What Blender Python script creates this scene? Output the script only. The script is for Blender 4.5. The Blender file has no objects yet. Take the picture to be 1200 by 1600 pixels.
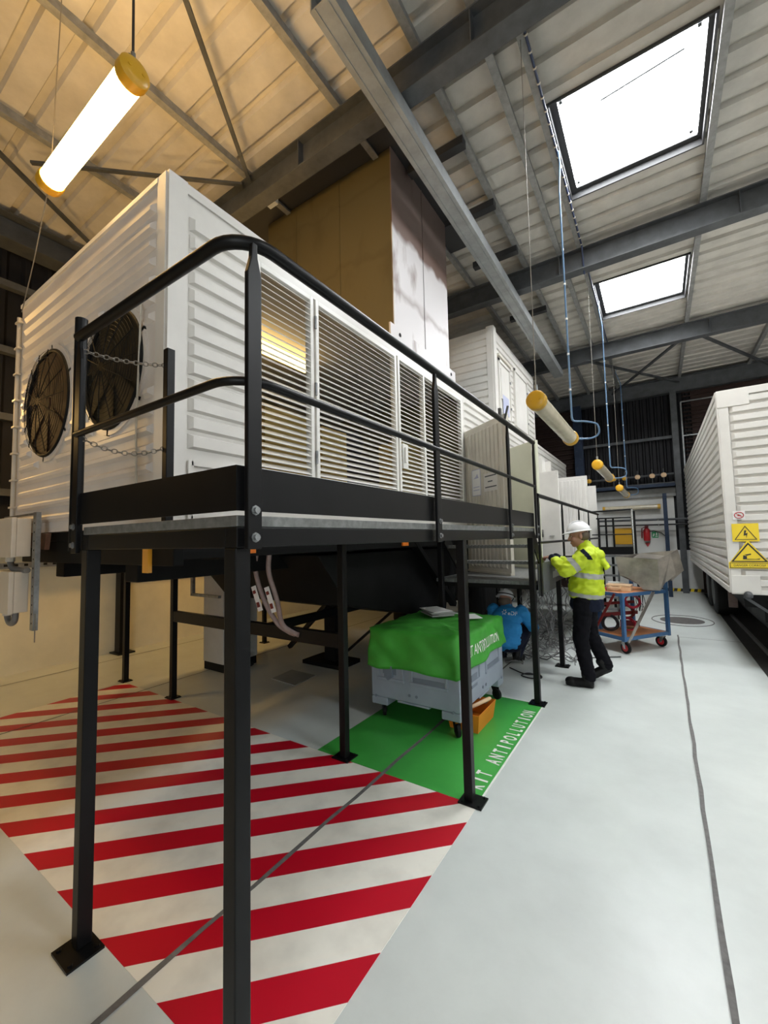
import bpy, bmesh, math, random
from mathutils import Vector as V, Matrix, noise
from mathutils.bvhtree import BVHTree
R = math.radians
sc = bpy.context.scene
COL = sc.collection
random.seed(7)
Zu = V((0, 0, 1))

# ------------------------------------------------------------------ materials
MATS = {}
def mat(name, col, rough=.5, metal=0., var=.0, vscale=6., col2=None, bump=0., bscale=40., emit=None, estr=0., spec=.5, trans=0., coat=0.):
    m = bpy.data.materials.new(name); m.use_nodes = True
    nt = m.node_tree; b = nt.nodes['Principled BSDF']
    b.inputs['Base Color'].default_value = (*col, 1)
    b.inputs['Roughness'].default_value = rough
    b.inputs['Metallic'].default_value = metal
    b.inputs['Specular IOR Level'].default_value = spec
    b.inputs['Transmission Weight'].default_value = trans
    b.inputs['Coat Weight'].default_value = coat
    if emit:
        b.inputs['Emission Color'].default_value = (*emit, 1); b.inputs['Emission Strength'].default_value = estr
    if var or bump:
        tc = nt.nodes.new('ShaderNodeTexCoord')
    if var:
        n = nt.nodes.new('ShaderNodeTexNoise'); n.inputs['Scale'].default_value = vscale; n.inputs['Detail'].default_value = 6
        n.inputs['Roughness'].default_value = .62
        nt.links.new(tc.outputs['Object'], n.inputs['Vector'])
        r = nt.nodes.new('ShaderNodeValToRGB')
        c2 = col2 or tuple(max(0, c * (1 - var)) for c in col)
        c1 = tuple(min(1, c * (1 + var * .35)) for c in col)
        r.color_ramp.elements[0].position = .3; r.color_ramp.elements[0].color = (*c2, 1)
        r.color_ramp.elements[1].position = .66; r.color_ramp.elements[1].color = (*c1, 1)
        nt.links.new(n.outputs['Fac'], r.inputs['Fac']); nt.links.new(r.outputs['Color'], b.inputs['Base Color'])
    if bump:
        n2 = nt.nodes.new('ShaderNodeTexNoise'); n2.inputs['Scale'].default_value = bscale; n2.inputs['Detail'].default_value = 3
        nt.links.new(tc.outputs['Object'], n2.inputs['Vector'])
        bp = nt.nodes.new('ShaderNodeBump'); bp.inputs['Strength'].default_value = bump; bp.inputs['Distance'].default_value = .01
        nt.links.new(n2.outputs['Fac'], bp.inputs['Height']); nt.links.new(bp.outputs['Normal'], b.inputs['Normal'])
    MATS[name] = m
    return m

mat('floor_epoxy', (.605, .640, .618), .32, var=.12, vscale=1.6, bump=.04, bscale=60)
mat('black_paint', (.0045, .0045, .005), .38, var=.3, vscale=9, spec=.22)
mat('black_rubber', (.008, .008, .008), .7, spec=.2)
mat('dark_chassis', (.006, .006, .006), .6, var=.4, vscale=5, spec=.15)
mat('galvanised', (.30, .31, .315), .42, .75, var=.35, vscale=16)
mat('galv_beam', (.26, .26, .25), .5, .2, var=.3, vscale=12)
mat('galv_light', (.30, .315, .315), .45, .35, var=.25, vscale=5)
mat('grey_steel', (.075, .08, .085), .55, .2, var=.35, vscale=5)
mat('roof_panel', (.53, .50, .445), .55, var=.18, vscale=3)
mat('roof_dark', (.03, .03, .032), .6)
mat('white_panel', (.69, .665, .62), .42, var=.10, vscale=2.2)
mat('end_panel', (.70, .64, .585), .42, var=.14, vscale=1.7)
mat('cream_door', (.62, .58, .49), .45, var=.12, vscale=3)
mat('olive_panel', (.56, .56, .44), .45, var=.06, vscale=3)
mat('white_slat', (.76, .745, .70), .4)
mat('cream_wall', (.78, .72, .54), .75, var=.16, vscale=1.2, bump=.05, bscale=25)
mat('white_wall', (.62, .62, .60), .6, var=.12, vscale=1.5)
mat('dark_cladding', (.011, .011, .013), .55, var=.3, vscale=3, spec=.2)
mat('maroon_slat', (.032, .018, .015), .6, spec=.2)
mat('grey_lintel', (.26, .26, .25), .6, var=.2)
mat('blue_steel', (.016, .03, .062), .5, var=.3, vscale=8, spec=.3)
mat('trolley_blue', (.045, .12, .25), .4, var=.15)
mat('plywood', (.50, .20, .075), .5, var=.25, vscale=4)
mat('plywood_dark', (.22, .095, .045), .5, var=.3, vscale=4)
mat('light_wood', (.66, .45, .27), .5, var=.2, vscale=9)
mat('steel', (.50, .46, .41), .30, .7, var=.5, vscale=3)
mat('chrome', (.6, .6, .6), .22, 1.)
mat('yellow_plastic', (.72, .38, .012), .4)
mat('amber_cap', (.60, .33, .02), .35)
mat('tube_cover', (.62, .55, .40), .22, var=.15, vscale=10, coat=.3)
mat('lit_tube', (.9, .8, .6), .4, emit=(1., .60, .20), estr=108)
mat('inner_tube', (.9, .8, .6), .4, emit=(1., .66, .24), estr=8)
mat('blue_conduit', (.10, .19, .32), .4)
mat('cable_navy', (.018, .03, .075), .45)
mat('steel_wire', (.25, .23, .20), .5, .5)
mat('lens_grey', (.35, .36, .38), .4)
mat('crate_grey', (.27, .305, .37), .5, var=.10, vscale=5)
mat('crate_dark', (.15, .175, .22), .55)
mat('green_cloth', (.042, .31, .026), .62, var=.18, vscale=4, bump=.25, bscale=18)
mat('green_floor', (.055, .38, .06), .4, var=.15, vscale=2.5)
mat('white_paint', (.78, .78, .74), .45, var=.1, vscale=12)
mat('orange_plastic', (.66, .20, .015), .4, var=.1)
mat('paper', (.82, .82, .80), .7)
mat('paper_edge', (.28, .28, .27), .7)
mat('red_paint', (.42, .015, .02), .4)
mat('glint', (.75, .8, .85), .3)
mat('dark_red', (.16, .012, .012), .45)
mat('sign_yellow', (.85, .62, .012), .45)
mat('sign_black', (.012, .012, .010), .5)
mat('sign_green', (.02, .30, .11), .45)
mat('marker_orange', (.80, .20, .02), .3)
mat('amber_reflector', (.75, .34, .03), .3)
mat('hi_vis', (.50, .63, .012), .6, bump=.25, bscale=14)
mat('reflective_tape', (.34, .35, .33), .4)
mat('navy_cloth', (.008, .011, .024), .85, bump=.3, bscale=14, spec=.15)
mat('black_cloth', (.006, .006, .008), .9, bump=.3, bscale=14, spec=.1)
mat('blue_cloth', (.012, .21, .50), .75, bump=.3, bscale=16)
mat('skin', (.34, .165, .11), .5)
mat('hair', (.10, .07, .05), .6)
mat('helmet_white', (.80, .80, .80), .25)
mat('shoe_black', (.006, .006, .006), .5, spec=.2)
mat('eye_dark', (.03, .02, .02), .3)
mat('cabinet_grey', (.46, .46, .44), .5, var=.08)
mat('box_cream', (.55, .50, .42), .5, var=.08)
mat('hose_pink', (.30, .22, .20), .45, var=.2, vscale=20)
mat('rust', (.14, .065, .035), .75, var=.4, vscale=20)
mat('joint_grey', (.15, .145, .14), .8, var=.3, vscale=30)
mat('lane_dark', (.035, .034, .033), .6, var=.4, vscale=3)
mat('cable_black', (.02, .02, .022), .5)
mat('cable_grey', (.16, .16, .16), .5)
mat('cable_red', (.50, .02, .05), .4)
mat('fan_brown', (.050, .026, .016), .7, var=.35, vscale=7, spec=.15)
mat('fan_dark', (.022, .018, .011), .7, var=.35, vscale=7, spec=.15)
mat('interior_olive', (.20, .18, .10), .6)
mat('interior_yellow', (.80, .62, .22), .5)
mat('grating', (.22, .225, .22), .5, .6, var=.35, vscale=30)
mat('manhole', (.13, .12, .115), .6, var=.3, vscale=14)
mat('plate_grey', (.34, .36, .35), .5, var=.15)
mat('sticker_blue', (.45, .47, .62), .5)
mat('sky_pane', (.9, .9, .9), .5, emit=(.95, .98, 1.), estr=68)
mat('door_glow', (.9, .9, .9), .5, emit=(.92, .97, 1.), estr=7)
mat('dark_brown_wall', (.05, .042, .036), .7, var=.3)

def hatch_mat():
    m = mat('hatched_paint', (.5, .5, .5), .38); nt = m.node_tree; b = nt.nodes['Principled BSDF']
    tc = nt.nodes.new('ShaderNodeTexCoord'); sx = nt.nodes.new('ShaderNodeSeparateXYZ'); nt.links.new(tc.outputs['Object'], sx.inputs[0])
    def mth(op, a, c=None, d=None):
        n = nt.nodes.new('ShaderNodeMath'); n.operation = op
        for i, v in enumerate((a, c, d)):
            if v is None: continue
            if hasattr(v, 'links'): nt.links.new(v, n.inputs[i])
            else: n.inputs[i].default_value = v
        return n.outputs[0]
    u = mth('MULTIPLY_ADD', sx.outputs['X'], -HS, sx.outputs['Y'])
    u = mth('ADD', u, HO + 100 * HP); u = mth('DIVIDE', u, HP); f = mth('FRACT', u); lt = mth('LESS_THAN', f, HD)
    n = nt.nodes.new('ShaderNodeTexNoise'); n.inputs['Scale'].default_value = 5; n.inputs['Detail'].default_value = 6; nt.links.new(tc.outputs['Object'], n.inputs['Vector'])
    r = nt.nodes.new('ShaderNodeValToRGB'); r.color_ramp.elements[0].position = .32; r.color_ramp.elements[0].color = (.70, .68, .61, 1)
    r.color_ramp.elements[1].position = .55; r.color_ramp.elements[1].color = (.82, .80, .72, 1); nt.links.new(n.outputs['Fac'], r.inputs[0])
    mx = nt.nodes.new('ShaderNodeMix'); mx.data_type = 'RGBA'
    nt.links.new(lt, mx.inputs['Factor']); nt.links.new(r.outputs[0], mx.inputs['A']); mx.inputs['B'].default_value = (.50, .003, .018, 1)
    nt.links.new(mx.outputs['Result'], b.inputs['Base Color'])
HS, HP, HD = 1.0, .441, .47
HO = -2.213
hatch_mat()

def chimney_mat(name, base, stain, soot):
    """sheet metal with rust runs and a sooty band of its own, in the sheet's height"""
    m = mat(name, base, .5, .15); nt = m.node_tree; b = nt.nodes['Principled BSDF']
    tc = nt.nodes.new('ShaderNodeTexCoord'); mp = nt.nodes.new('ShaderNodeMapping'); mp.inputs['Scale'].default_value = (2.2, 2.2, .8)
    nt.links.new(tc.outputs['Object'], mp.inputs[0])
    n = nt.nodes.new('ShaderNodeTexNoise'); n.inputs['Scale'].default_value = 1.6; n.inputs['Detail'].default_value = 7; nt.links.new(mp.outputs[0], n.inputs['Vector'])
    r = nt.nodes.new('ShaderNodeValToRGB'); e = r.color_ramp.elements
    e[0].position = .24; e[0].color = (*stain, 1); e[1].position = .44; e[1].color = (*base, 1); nt.links.new(n.outputs['Fac'], r.inputs[0])
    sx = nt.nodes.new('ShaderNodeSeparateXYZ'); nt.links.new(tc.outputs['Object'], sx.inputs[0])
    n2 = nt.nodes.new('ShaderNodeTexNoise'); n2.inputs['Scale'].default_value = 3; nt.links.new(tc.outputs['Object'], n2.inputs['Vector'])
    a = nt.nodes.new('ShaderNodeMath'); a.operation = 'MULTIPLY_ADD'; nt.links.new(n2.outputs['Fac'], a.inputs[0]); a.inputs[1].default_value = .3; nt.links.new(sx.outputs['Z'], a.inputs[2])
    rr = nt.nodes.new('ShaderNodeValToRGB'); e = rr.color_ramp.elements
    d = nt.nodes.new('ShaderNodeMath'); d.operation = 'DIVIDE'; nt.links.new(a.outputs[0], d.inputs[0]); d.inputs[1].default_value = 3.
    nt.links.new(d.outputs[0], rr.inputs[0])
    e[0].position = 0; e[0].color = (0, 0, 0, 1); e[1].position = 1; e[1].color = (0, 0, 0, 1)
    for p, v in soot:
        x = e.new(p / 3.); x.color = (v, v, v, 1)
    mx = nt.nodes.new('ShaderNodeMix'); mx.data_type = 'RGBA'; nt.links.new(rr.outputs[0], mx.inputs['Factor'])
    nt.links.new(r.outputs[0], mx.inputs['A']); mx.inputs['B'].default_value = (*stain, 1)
    nt.links.new(mx.outputs['Result'], b.inputs['Base Color'])
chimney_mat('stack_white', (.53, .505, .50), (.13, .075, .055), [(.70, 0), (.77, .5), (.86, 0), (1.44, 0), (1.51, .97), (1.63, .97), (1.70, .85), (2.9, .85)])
chimney_mat('stack_olive', (.125, .102, .050), (.095, .076, .036), [(1.2, 0), (1.24, .6), (1.3, 0), (2., .0), (2.05, .5), (2.1, 0)])

# ------------------------------------------------------------------ mesh builder
class M:
    def __init__(s): s.v = []; s.f = []; s.m = []; s.mi = 0; s.g = []
    def add(s, vs, fs):
        b = len(s.v); s.g.append((list(map(V, vs)), [tuple(f) for f in fs])); s.v += [V(v) for v in vs]
        for f in fs: s.f.append([b + i for i in f]); s.m.append(s.mi)
    def box(s, x0, x1, y0, y1, z0, z1, mw=None):
        c = [V((x, y, z)) for x in (x0, x1) for y in (y0, y1) for z in (z0, z1)]
        if mw: c = [mw @ v for v in c]
        s.add(c, [(0, 1, 3, 2), (4, 6, 7, 5), (0, 4, 5, 1), (2, 3, 7, 6), (0, 2, 6, 4), (1, 5, 7, 3)]); return s
    def frame(s, d, up=None):
        d = V(d).normalized(); u = V(up) if up else (Zu if abs(d.z) < .95 else V((1, 0, 0)))
        a = d.cross(u).normalized(); return a, a.cross(d).normalized()
    def bar(s, p, q, w, h, up=None):
        p, q = V(p), V(q); a, b = s.frame(q - p, up); w /= 2; h /= 2
        c = [e + a * i * w + b * j * h for e in (p, q) for i in (-1, 1) for j in (-1, 1)]
        s.add(c, [(0, 1, 3, 2), (4, 6, 7, 5), (0, 4, 5, 1), (2, 3, 7, 6), (0, 2, 6, 4), (1, 5, 7, 3)]); return s
    def cyl(s, p, q, r, r2=None, n=14):
        return s.tube([p, q], [r, r if r2 is None else r2], n)
    def tube(s, pts, r, n=10, closed=False):
        pts = [V(p) for p in pts]; k = len(pts); rs = r if isinstance(r, (list, tuple)) else [r] * k
        vs = []; a0 = None
        for i, p in enumerate(pts):
            if closed: d = pts[(i + 1) % k] - pts[i - 1]
            else: d = pts[min(i + 1, k - 1)] - pts[max(i - 1, 0)]
            if d.length < 1e-9: d = Zu.copy()
            d.normalize()
            if a0 is None: a, b = s.frame(d)
            else:
                a = a0 - d * a0.dot(d)
                a = a.normalized() if a.length > 1e-6 else s.frame(d)[0]
                b = a.cross(d).normalized()
            a0 = a
            vs += [p + (a * math.cos(t) + b * math.sin(t)) * rs[i] for t in (2 * math.pi * j / n for j in range(n))]
        fs = [(i * n + j, i * n + (j + 1) % n, ((i + 1) % k) * n + (j + 1) % n, ((i + 1) % k) * n + j) for i in range(k if closed else k - 1) for j in range(n)]
        if not closed: fs += [tuple(range(n))[::-1], tuple((k - 1) * n + j for j in range(n))]
        s.add(vs, fs); return s
    def prism(s, poly, off):
        """extrude a planar polygon by vector off"""
        n = len(poly); poly = [V(p) for p in poly]; off = V(off)
        s.add(poly + [p + off for p in poly], [tuple(range(n))[::-1], tuple(range(n, 2 * n))] + [(i, (i + 1) % n, n + (i + 1) % n, n + i) for i in range(n)]); return s
    def lathe(s, c, axis, prof, n=24, up=None):
        """prof: list of (distance along axis, radius)"""
        c = V(c); ax = V(axis).normalized(); a, b = s.frame(ax, up); vs = []; k = len(prof)
        for h, r in prof:
            vs += [c + ax * h + (a * math.cos(2 * math.pi * j / n) + b * math.sin(2 * math.pi * j / n)) * max(r, 1e-4) for j in range(n)]
        fs = [(i * n + j, i * n + (j + 1) % n, (i + 1) * n + (j + 1) % n, (i + 1) * n + j) for i in range(k - 1) for j in range(n)]
        fs += [tuple(range(n))[::-1], tuple((k - 1) * n + j for j in range(n))]
        s.add(vs, fs); return s
    def ell(s, c, rx, ry, rz, n=20, k=12, mw=None):
        c = V(c); vs = []
        for i in range(1, k):
            t = math.pi * i / k
            for j in range(n):
                p = 2 * math.pi * j / n; w = V((rx * math.sin(t) * math.cos(p), ry * math.sin(t) * math.sin(p), rz * math.cos(t)))
                vs.append(c + (mw @ w if mw else w))
        w = V((0, 0, rz)); t0 = c + (mw @ w if mw else w); t1 = c - (mw @ w if mw else w)
        fs = [(i * n + j, i * n + (j + 1) % n, (i + 1) * n + (j + 1) % n, (i + 1) * n + j) for i in range(k - 2) for j in range(n)]
        q = len(vs); vs += [t0, t1]
        fs += [(q, (j + 1) % n, j) for j in range(n)] + [(q + 1, (k - 2) * n + j, (k - 2) * n + (j + 1) % n) for j in range(n)]
        s.add(vs, fs); return s
    def capsule(s, p, q, r, r2, n=16):
        p, q = V(p), V(q); d = (q - p); L = d.length
        prof = [(-r * math.cos(t), r * math.sin(t)) for t in (math.pi / 2 * i / 5 for i in range(1, 6))]
        prof += [(L + r2 * math.sin(t), r2 * math.cos(t)) for t in (math.pi / 2 * i / 5 for i in range(0, 5))]
        return s.lathe(p, d if L > 1e-6 else Zu, prof, n)
    def ridges(s, O, U, W, N, L, H, pitch, depth, rw, margin=.0, cut=None, start=None, slope=.3, base=None):
        """pressed ribs along U, stacked along W, standing out along N"""
        O, U, W, N = V(O), V(U).normalized(), V(W).normalized(), V(N).normalized()
        w = start if start is not None else (pitch - rw) / 2
        while w + rw <= H + 1e-6:
            for u0, u1 in (cut(w + rw / 2, L) if cut else [(margin, L - margin)]):
                if u1 - u0 < .06: continue
                t = rw * slope; e = depth * 1.2
                bs = [O + U * u + W * (w + x) for u in (u0, u1) for x in (0, rw)]
                tp = [O + U * u + W * (w + x) + N * depth for u in (u0 + e, u1 - e) for x in (t, rw - t)]
                s.add(bs + tp, [(0, 1, 5, 4), (2, 6, 7, 3), (0, 4, 6, 2), (1, 3, 7, 5), (4, 5, 7, 6), (0, 2, 3, 1)])
            w += pitch
        return s
    def each(s, name, mats, parent=None, **kw):
        for vs, fs in s.g:
            q = M(); q.add(vs, fs); q.build(name, mats, parent, **kw)
    def build(s, name, mats, parent=None, smooth=None, bev=0, seg=2, solid=0, fix=True):
        me = bpy.data.meshes.new(name)
        org = root_loc(parent)
        me.from_pydata([v - org for v in s.v], [], s.f)
        for k in (mats if isinstance(mats, (list, tuple)) else [mats]): me.materials.append(MATS[k])
        for p, i in zip(me.polygons, s.m): p.material_index = i
        if fix:
            bm = bmesh.new(); bm.from_mesh(me); bmesh.ops.recalc_face_normals(bm, faces=bm.faces); bm.to_mesh(me); bm.free()
        if smooth is not None:
            for p in me.polygons: p.use_smooth = True
            me.set_sharp_from_angle(angle=R(smooth))
        me.update()
        o = bpy.data.objects.new(name, me); COL.objects.link(o)
        if parent: o.parent = parent
        if solid:
            md = o.modifiers.new('Solid', 'SOLIDIFY'); md.thickness = solid; md.offset = 0
        if bev:
            md = o.modifiers.new('Bevel', 'BEVEL'); md.width = bev; md.segments = seg; md.limit_method = 'ANGLE'; md.angle_limit = R(40)
        return o

def root_loc(p):
    t = V((0, 0, 0))
    while p is not None: t += p.location; p = p.parent
    return t
def tag(o, label, cat, group=None, kind=None):
    o['label'] = label; o['category'] = cat
    if group: o['group'] = group
    if kind: o['kind'] = kind
    return o
def thing(name, loc, label, cat, group=None, kind=None):
    o = bpy.data.objects.new(name, None); COL.objects.link(o); o.location = loc; o.empty_display_size = .1
    return tag(o, label, cat, group, kind)
def struct(o, label, cat): return tag(o, label, cat, kind='structure')
def copy_tree(o, parent=None):
    c = o.copy(); COL.objects.link(c); c.parent = parent
    for ch in [x for x in bpy.data.objects if x.parent == o]: copy_tree(ch, c)
    return c
def text_geo(txt, size, depth=.0, align='CENTER', xs=1., off=0.):
    cu = bpy.data.curves.new('lettering', 'FONT'); cu.body = txt; cu.size = size; cu.align_x = align; cu.align_y = 'CENTER'; cu.offset = off; cu.resolution_u = 4
    o = bpy.data.objects.new('lettering', cu); COL.objects.link(o); dg = bpy.context.evaluated_depsgraph_get(); me = bpy.data.meshes.new_from_object(o.evaluated_get(dg))
    vs = [V((v.co.x * xs, v.co.y, 0)) for v in me.vertices]; fs = [tuple(p.vertices) for p in me.polygons]
    bpy.data.objects.remove(o); bpy.data.curves.remove(cu); bpy.data.meshes.remove(me)
    return vs, fs
def put_text(m, txt, size, O, U, W, xs=1., align='CENTER', off=0.):
    vs, fs = text_geo(txt, size, align=align, xs=xs, off=off); O, U, W = V(O), V(U).normalized(), V(W).normalized()
    m.add([O + U * v.x + W * v.y for v in vs], fs)
def arc(c, a, b, r, t0, t1, n=8):
    c, a, b = V(c), V(a), V(b); return [c + (a * math.cos(t0 + (t1 - t0) * i / n) + b * math.sin(t0 + (t1 - t0) * i / n)) * r for i in range(n + 1)]
def curve(pts, k=6):
    pts = [V(p) for p in pts]; P = [pts[0] * 2 - pts[1]] + pts + [pts[-1] * 2 - pts[-2]]; out = []
    for i in range(1, len(P) - 2):
        a, b, c, d = P[i - 1:i + 3]
        for j in range(k):
            t = j / k; out.append(.5 * (2 * b + (c - a) * t + (2 * a - 5 * b + 4 * c - d) * t * t + (3 * b - a - 3 * c + d) * t ** 3))
    return out + [pts[-1]]
def sag(p, q, d, n=12):
    p, q = V(p), V(q); return [p.lerp(q, i / n) - Zu * d * 4 * (i / n) * (1 - i / n) for i in range(n + 1)]
EXPO = -0.9
# ------------------------------------------------------------------ the hall
X0, X1, Y0, Y1, ZR = -7.2, 6.4, -6.2, 14.2, 6.05
m = M(); m.box(X0, X1, Y0, Y1, -.12, 0); struct(m.build('floor', 'floor_epoxy'), 'pale grey painted concrete floor of the hall', 'floor')
m = M(); m.box(-5.35, -1.0, .85, 2.47, -.02, .002)
struct(m.build('hatched_floor', 'hatched_paint'), 'red and white diagonal hatched floor marking beneath the platform end', 'floor marking')
m = M(); m.box(-2.3, -1.012, 2.474, 4.235, -.02, .0024); a = m
gz = m.build('green_floor', 'green_floor'); struct(gz, 'green painted floor rectangle under the grey crate', 'floor marking')
m = M(); m.box(-1.014, -1.0, 2.474, 4.25, -.02, .002); m.box(-2.3, -1.0, 4.236, 4.252, -.02, .002); m.build('border', 'white_paint', gz)
m = M()
yy = 2.625
for w in ('KIT', 'ANTIPOLLUTION'):
    for ch in w:
        put_text(m, ch, .145, (-1.078, yy + .03, .0040), (0, 1, 0), (-1, 0, 0), xs=.56 if ch != 'I' else .9, off=.004); yy += .083
    yy += .095
m.build('lettering', 'white_paint', gz, fix=False)
k = 0
def seam(x0, y0, x1, y1, w, lab):
    global k; k += 1
    m = M(); d = V((x1 - x0, y1 - y0, 0)); n = 40; s = V((-d.y, d.x, 0)).normalized(); L = []; Rr = []
    for i in range(n + 1):
        p = V((x0, y0, 0)) + d * i / n; j = .0025 * math.sin(i * 1.9) + random.uniform(-.003, .003); ww = w * random.uniform(.8, 1.2) / 2
        L.append(p + s * (ww + j) + Zu * .0045); Rr.append(p - s * (ww - j) + Zu * .0045)
    for i in range(n): m.add([L[i], L[i + 1], Rr[i + 1], Rr[i]], [(0, 1, 2, 3)])
    struct(m.build('trim_%d' % k, 'joint_grey'), lab, 'floor joint')
seam(.10, -1, .17, 8.15, .022, 'long filled floor joint running along the open aisle')
seam(-1.684, -1, -1.684, 9.5, .026, 'filled floor joint crossing the hatching and the green rectangle')
seam(-4.85, .3, -4.98, 9, .014, 'thin floor joint behind the platform legs')
seam(-6.5, -1, -6.62, 9, .016, 'floor joint along the foot of the cream wall')
seam(.17, 8.0, 2.2, 8.06, .012, 'cross joint in the aisle floor near the manhole')
seam(-3.2, 5.1, -2.2, 5.5, .014, 'short floor joint under the container')
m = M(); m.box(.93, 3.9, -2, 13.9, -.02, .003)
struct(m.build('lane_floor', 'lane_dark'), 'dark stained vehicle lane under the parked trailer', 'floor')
m = M(); m.bar((1.135, 5.0, .03), (1.06, 13.6, .03), .03, .05); struct(m.build('trim_7', 'galvanised'), 'steel edge rail along the trailer lane', 'edge rail')

# ceiling deck: ribbed sheet with openings for the skylights
HOLES = [(-.70, .66, 4.30 + 3.66 * j, 5.72 + 3.66 * j) for j in (0, 1)] + [(4.0, 5.36, 4.30 + 3.66 * j, 5.72 + 3.66 * j) for j in (-1, 0, 1)]
m = M(); P = .305
y = Y0; prof = []
while y < Y1:
    prof += [(y, 0), (y + .205, 0), (y + .225, .05), (y + .285, .05)]; y += P
prof.append((min(y, Y1), 0))
ys = sorted(set([Y0, Y1] + [h[2] for h in HOLES] + [h[3] for h in HOLES]))
def zat(y):
    for (a, za), (b, zb) in zip(prof, prof[1:]):
        if a <= y <= b: return ZR + za + (zb - za) * (y - a) / max(b - a, 1e-6)
    return ZR
for a, b in zip(ys, ys[1:]):
    hs = sorted([(h[0], h[1]) for h in HOLES if h[2] <= a + 1e-6 and h[3] >= b - 1e-6])
    xs = [X0] + [q for h in hs for q in h] + [X1]
    pts = [a] + [p[0] for p in prof if a + 1e-4 < p[0] < b - 1e-4] + [b]
    for x0, x1 in zip(xs[::2], xs[1::2]):
        for p, q in zip(pts, pts[1:]): m.add([(x0, p, zat(p)), (x1, p, zat(p)), (x1, q, zat(q)), (x0, q, zat(q))], [(0, 1, 2, 3)])
struct(m.build('ceiling', 'roof_panel', fix=False), 'pale ribbed steel deck underside of the roof', 'ceiling')
# skylight kerbs and glowing panes
w = 0
for x0, x1, y0, y1 in HOLES:
    w += 1; m = M(); t = .02; e = .07
    for a in ((x0, x0 + e, y0, y1), (x1 - e * .6, x1, y0, y1), (x0 + e, x1 - e * .6, y0, y0 + e), (x0 + e, x1 - e * .6, y1 - e, y1)): m.box(*a, ZR + .05, ZR + .07)
    for a in ((x0 - t, x0, y0 - t, y1 + t), (x1, x1 + t, y0 - t, y1 + t), (x0, x1, y0 - t, y0), (x0, x1, y1, y1 + t)): m.box(*a, ZR - .03, ZR + .2)
    fr = m.build('window_%d' % w, 'roof_dark')
    lab = {1: 'large square skylight nearest the camera, top right', 2: 'smaller square skylight beyond the second roof beam'}.get(w, 'square skylight in the roof out of view')
    struct(fr, lab, 'skylight')
    m = M(); m.box(x0, x1, y0, y1, ZR + .10, ZR + .11); m.build('pane', 'sky_pane', fr)
    m = M()
    for q in ((x0 + .1, y0 + .12), (x1 - .1, y0 + .12), (x0 + .1, y1 - .12), (x1 - .1, y1 - .12)): m.box(q[0] - .015, q[0] + .015, q[1] - .02, q[1] + .02, ZR + .07, ZR + .099)
    m.bar((x0 + .45, y0 + .35, ZR + .09), (x1 - .2, y0 + .28, ZR + .09), .018, .012); m.build('clip', 'grey_steel', fr)
# roof beams and purlins
def ibeam(m, p, q, h, w, tf=.016, tw=.012):
    p, q = V(p), V(q)
    m.bar(p + Zu * tf / 2, q + Zu * tf / 2, w, tf, Zu); m.bar(p + Zu * (h - tf / 2), q + Zu * (h - tf / 2), w, tf, Zu); m.bar(p + Zu * h / 2, q + Zu * h / 2, tw, h - tf * 2, Zu)
BE = ['roof beam behind the camera', 'roof beam overhead just behind the camera', 'deep roof beam passing in front of the chimney', 'roof beam beyond the large skylight', 'roof beam beyond the small skylight']
for i, yb in enumerate((-4.24, -.58, 3.10, 6.74, 10.46)):
    m = M(); ibeam(m, (X0, yb, 5.62), (X1, yb, 5.62), .33, .17)
    for xx in (-5.2, -3.0, -1.05, 1.1, 3.3): m.box(xx - .006, xx + .006, yb - .08, yb + .08, 5.636, 5.934)
    struct(m.build('roof_beam', 'grey_steel'), BE[i], 'roof beam')
m = M(); ibeam(m, (X0, 14.0, 5.55), (X1, 14.0, 5.55), .42, .2); struct(m.build('roof_beam', 'grey_steel'), 'dark beam along the top of the far wall', 'roof beam')
m = M(); ibeam(m, (-6.95, Y0, 5.62), (-6.95, Y1, 5.62), .36, .3); struct(m.build('roof_beam', 'grey_steel'), 'eaves beam along the top of the left wall', 'roof beam')
def purlin(x, y0, y1, lab, w=.055):
    m = M(); m.box(x - w / 2, x + w / 2, y0, y1, 5.962, ZR - .002); m.box(x - w / 2 - .004, x + w / 2 + .012, y0, y1, 5.950, 5.961)
    struct(m.build('purlin_beam', 'galv_beam'), lab, 'purlin')
for x, lab in ((-5.25, 'roof purlin above the far edge of the white container'), (-3.85, 'roof purlin meeting the deep beam left of the chimney'), (-2.45, 'roof purlin above the front of the chimney'),
               (-1.55, 'roof purlin left of the hanging galvanised beam'), (-1.04, 'slim roof purlin midway to the skylights'), (-.76, 'roof purlin along the left edge of the skylights, carrying a blue cable'),
               (.73, 'roof purlin along the right edge of the skylights'), (2.2, 'roof purlin over the parked trailer'), (3.8, 'roof purlin right of the parked trailer')):
    purlin(x, Y0, Y1, lab)
def rod(p, q, w, lab, mt='grey_steel'):
    m = M(); m.bar(p, q, w, w * .7); struct(m.build('brace_beam', mt), lab, 'brace')
rod((-2.75, 1.5, 5.90), (-3.80, 3.02, 5.90), .04, 'thin roof brace running down to the deep beam'); rod((-5.6, 1.5, 5.90), (-3.92, 3.02, 5.90), .04, 'roof brace behind the glowing lamp')
rod((-5.3, .6, 5.90), (-6.8, 2.9, 5.90), .05, 'roof brace near the top of the cream wall'); rod((-5.35, 1.1, 5.90), (-6.7, -.2, 5.90), .07, 'roof brace at the left end of the glowing lamp')
rod((-1.4, 10.5, 5.80), (.7, 13.9, 5.80), .06, 'roof brace crossing the last bay to the right'); rod((.75, 10.6, 5.80), (-.9, 13.9, 5.80), .06, 'roof brace crossing the last bay to the left')
rod((.8, 10.5, 5.80), (2.6, 13.9, 5.80), .06, 'roof brace above the trailer')
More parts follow.
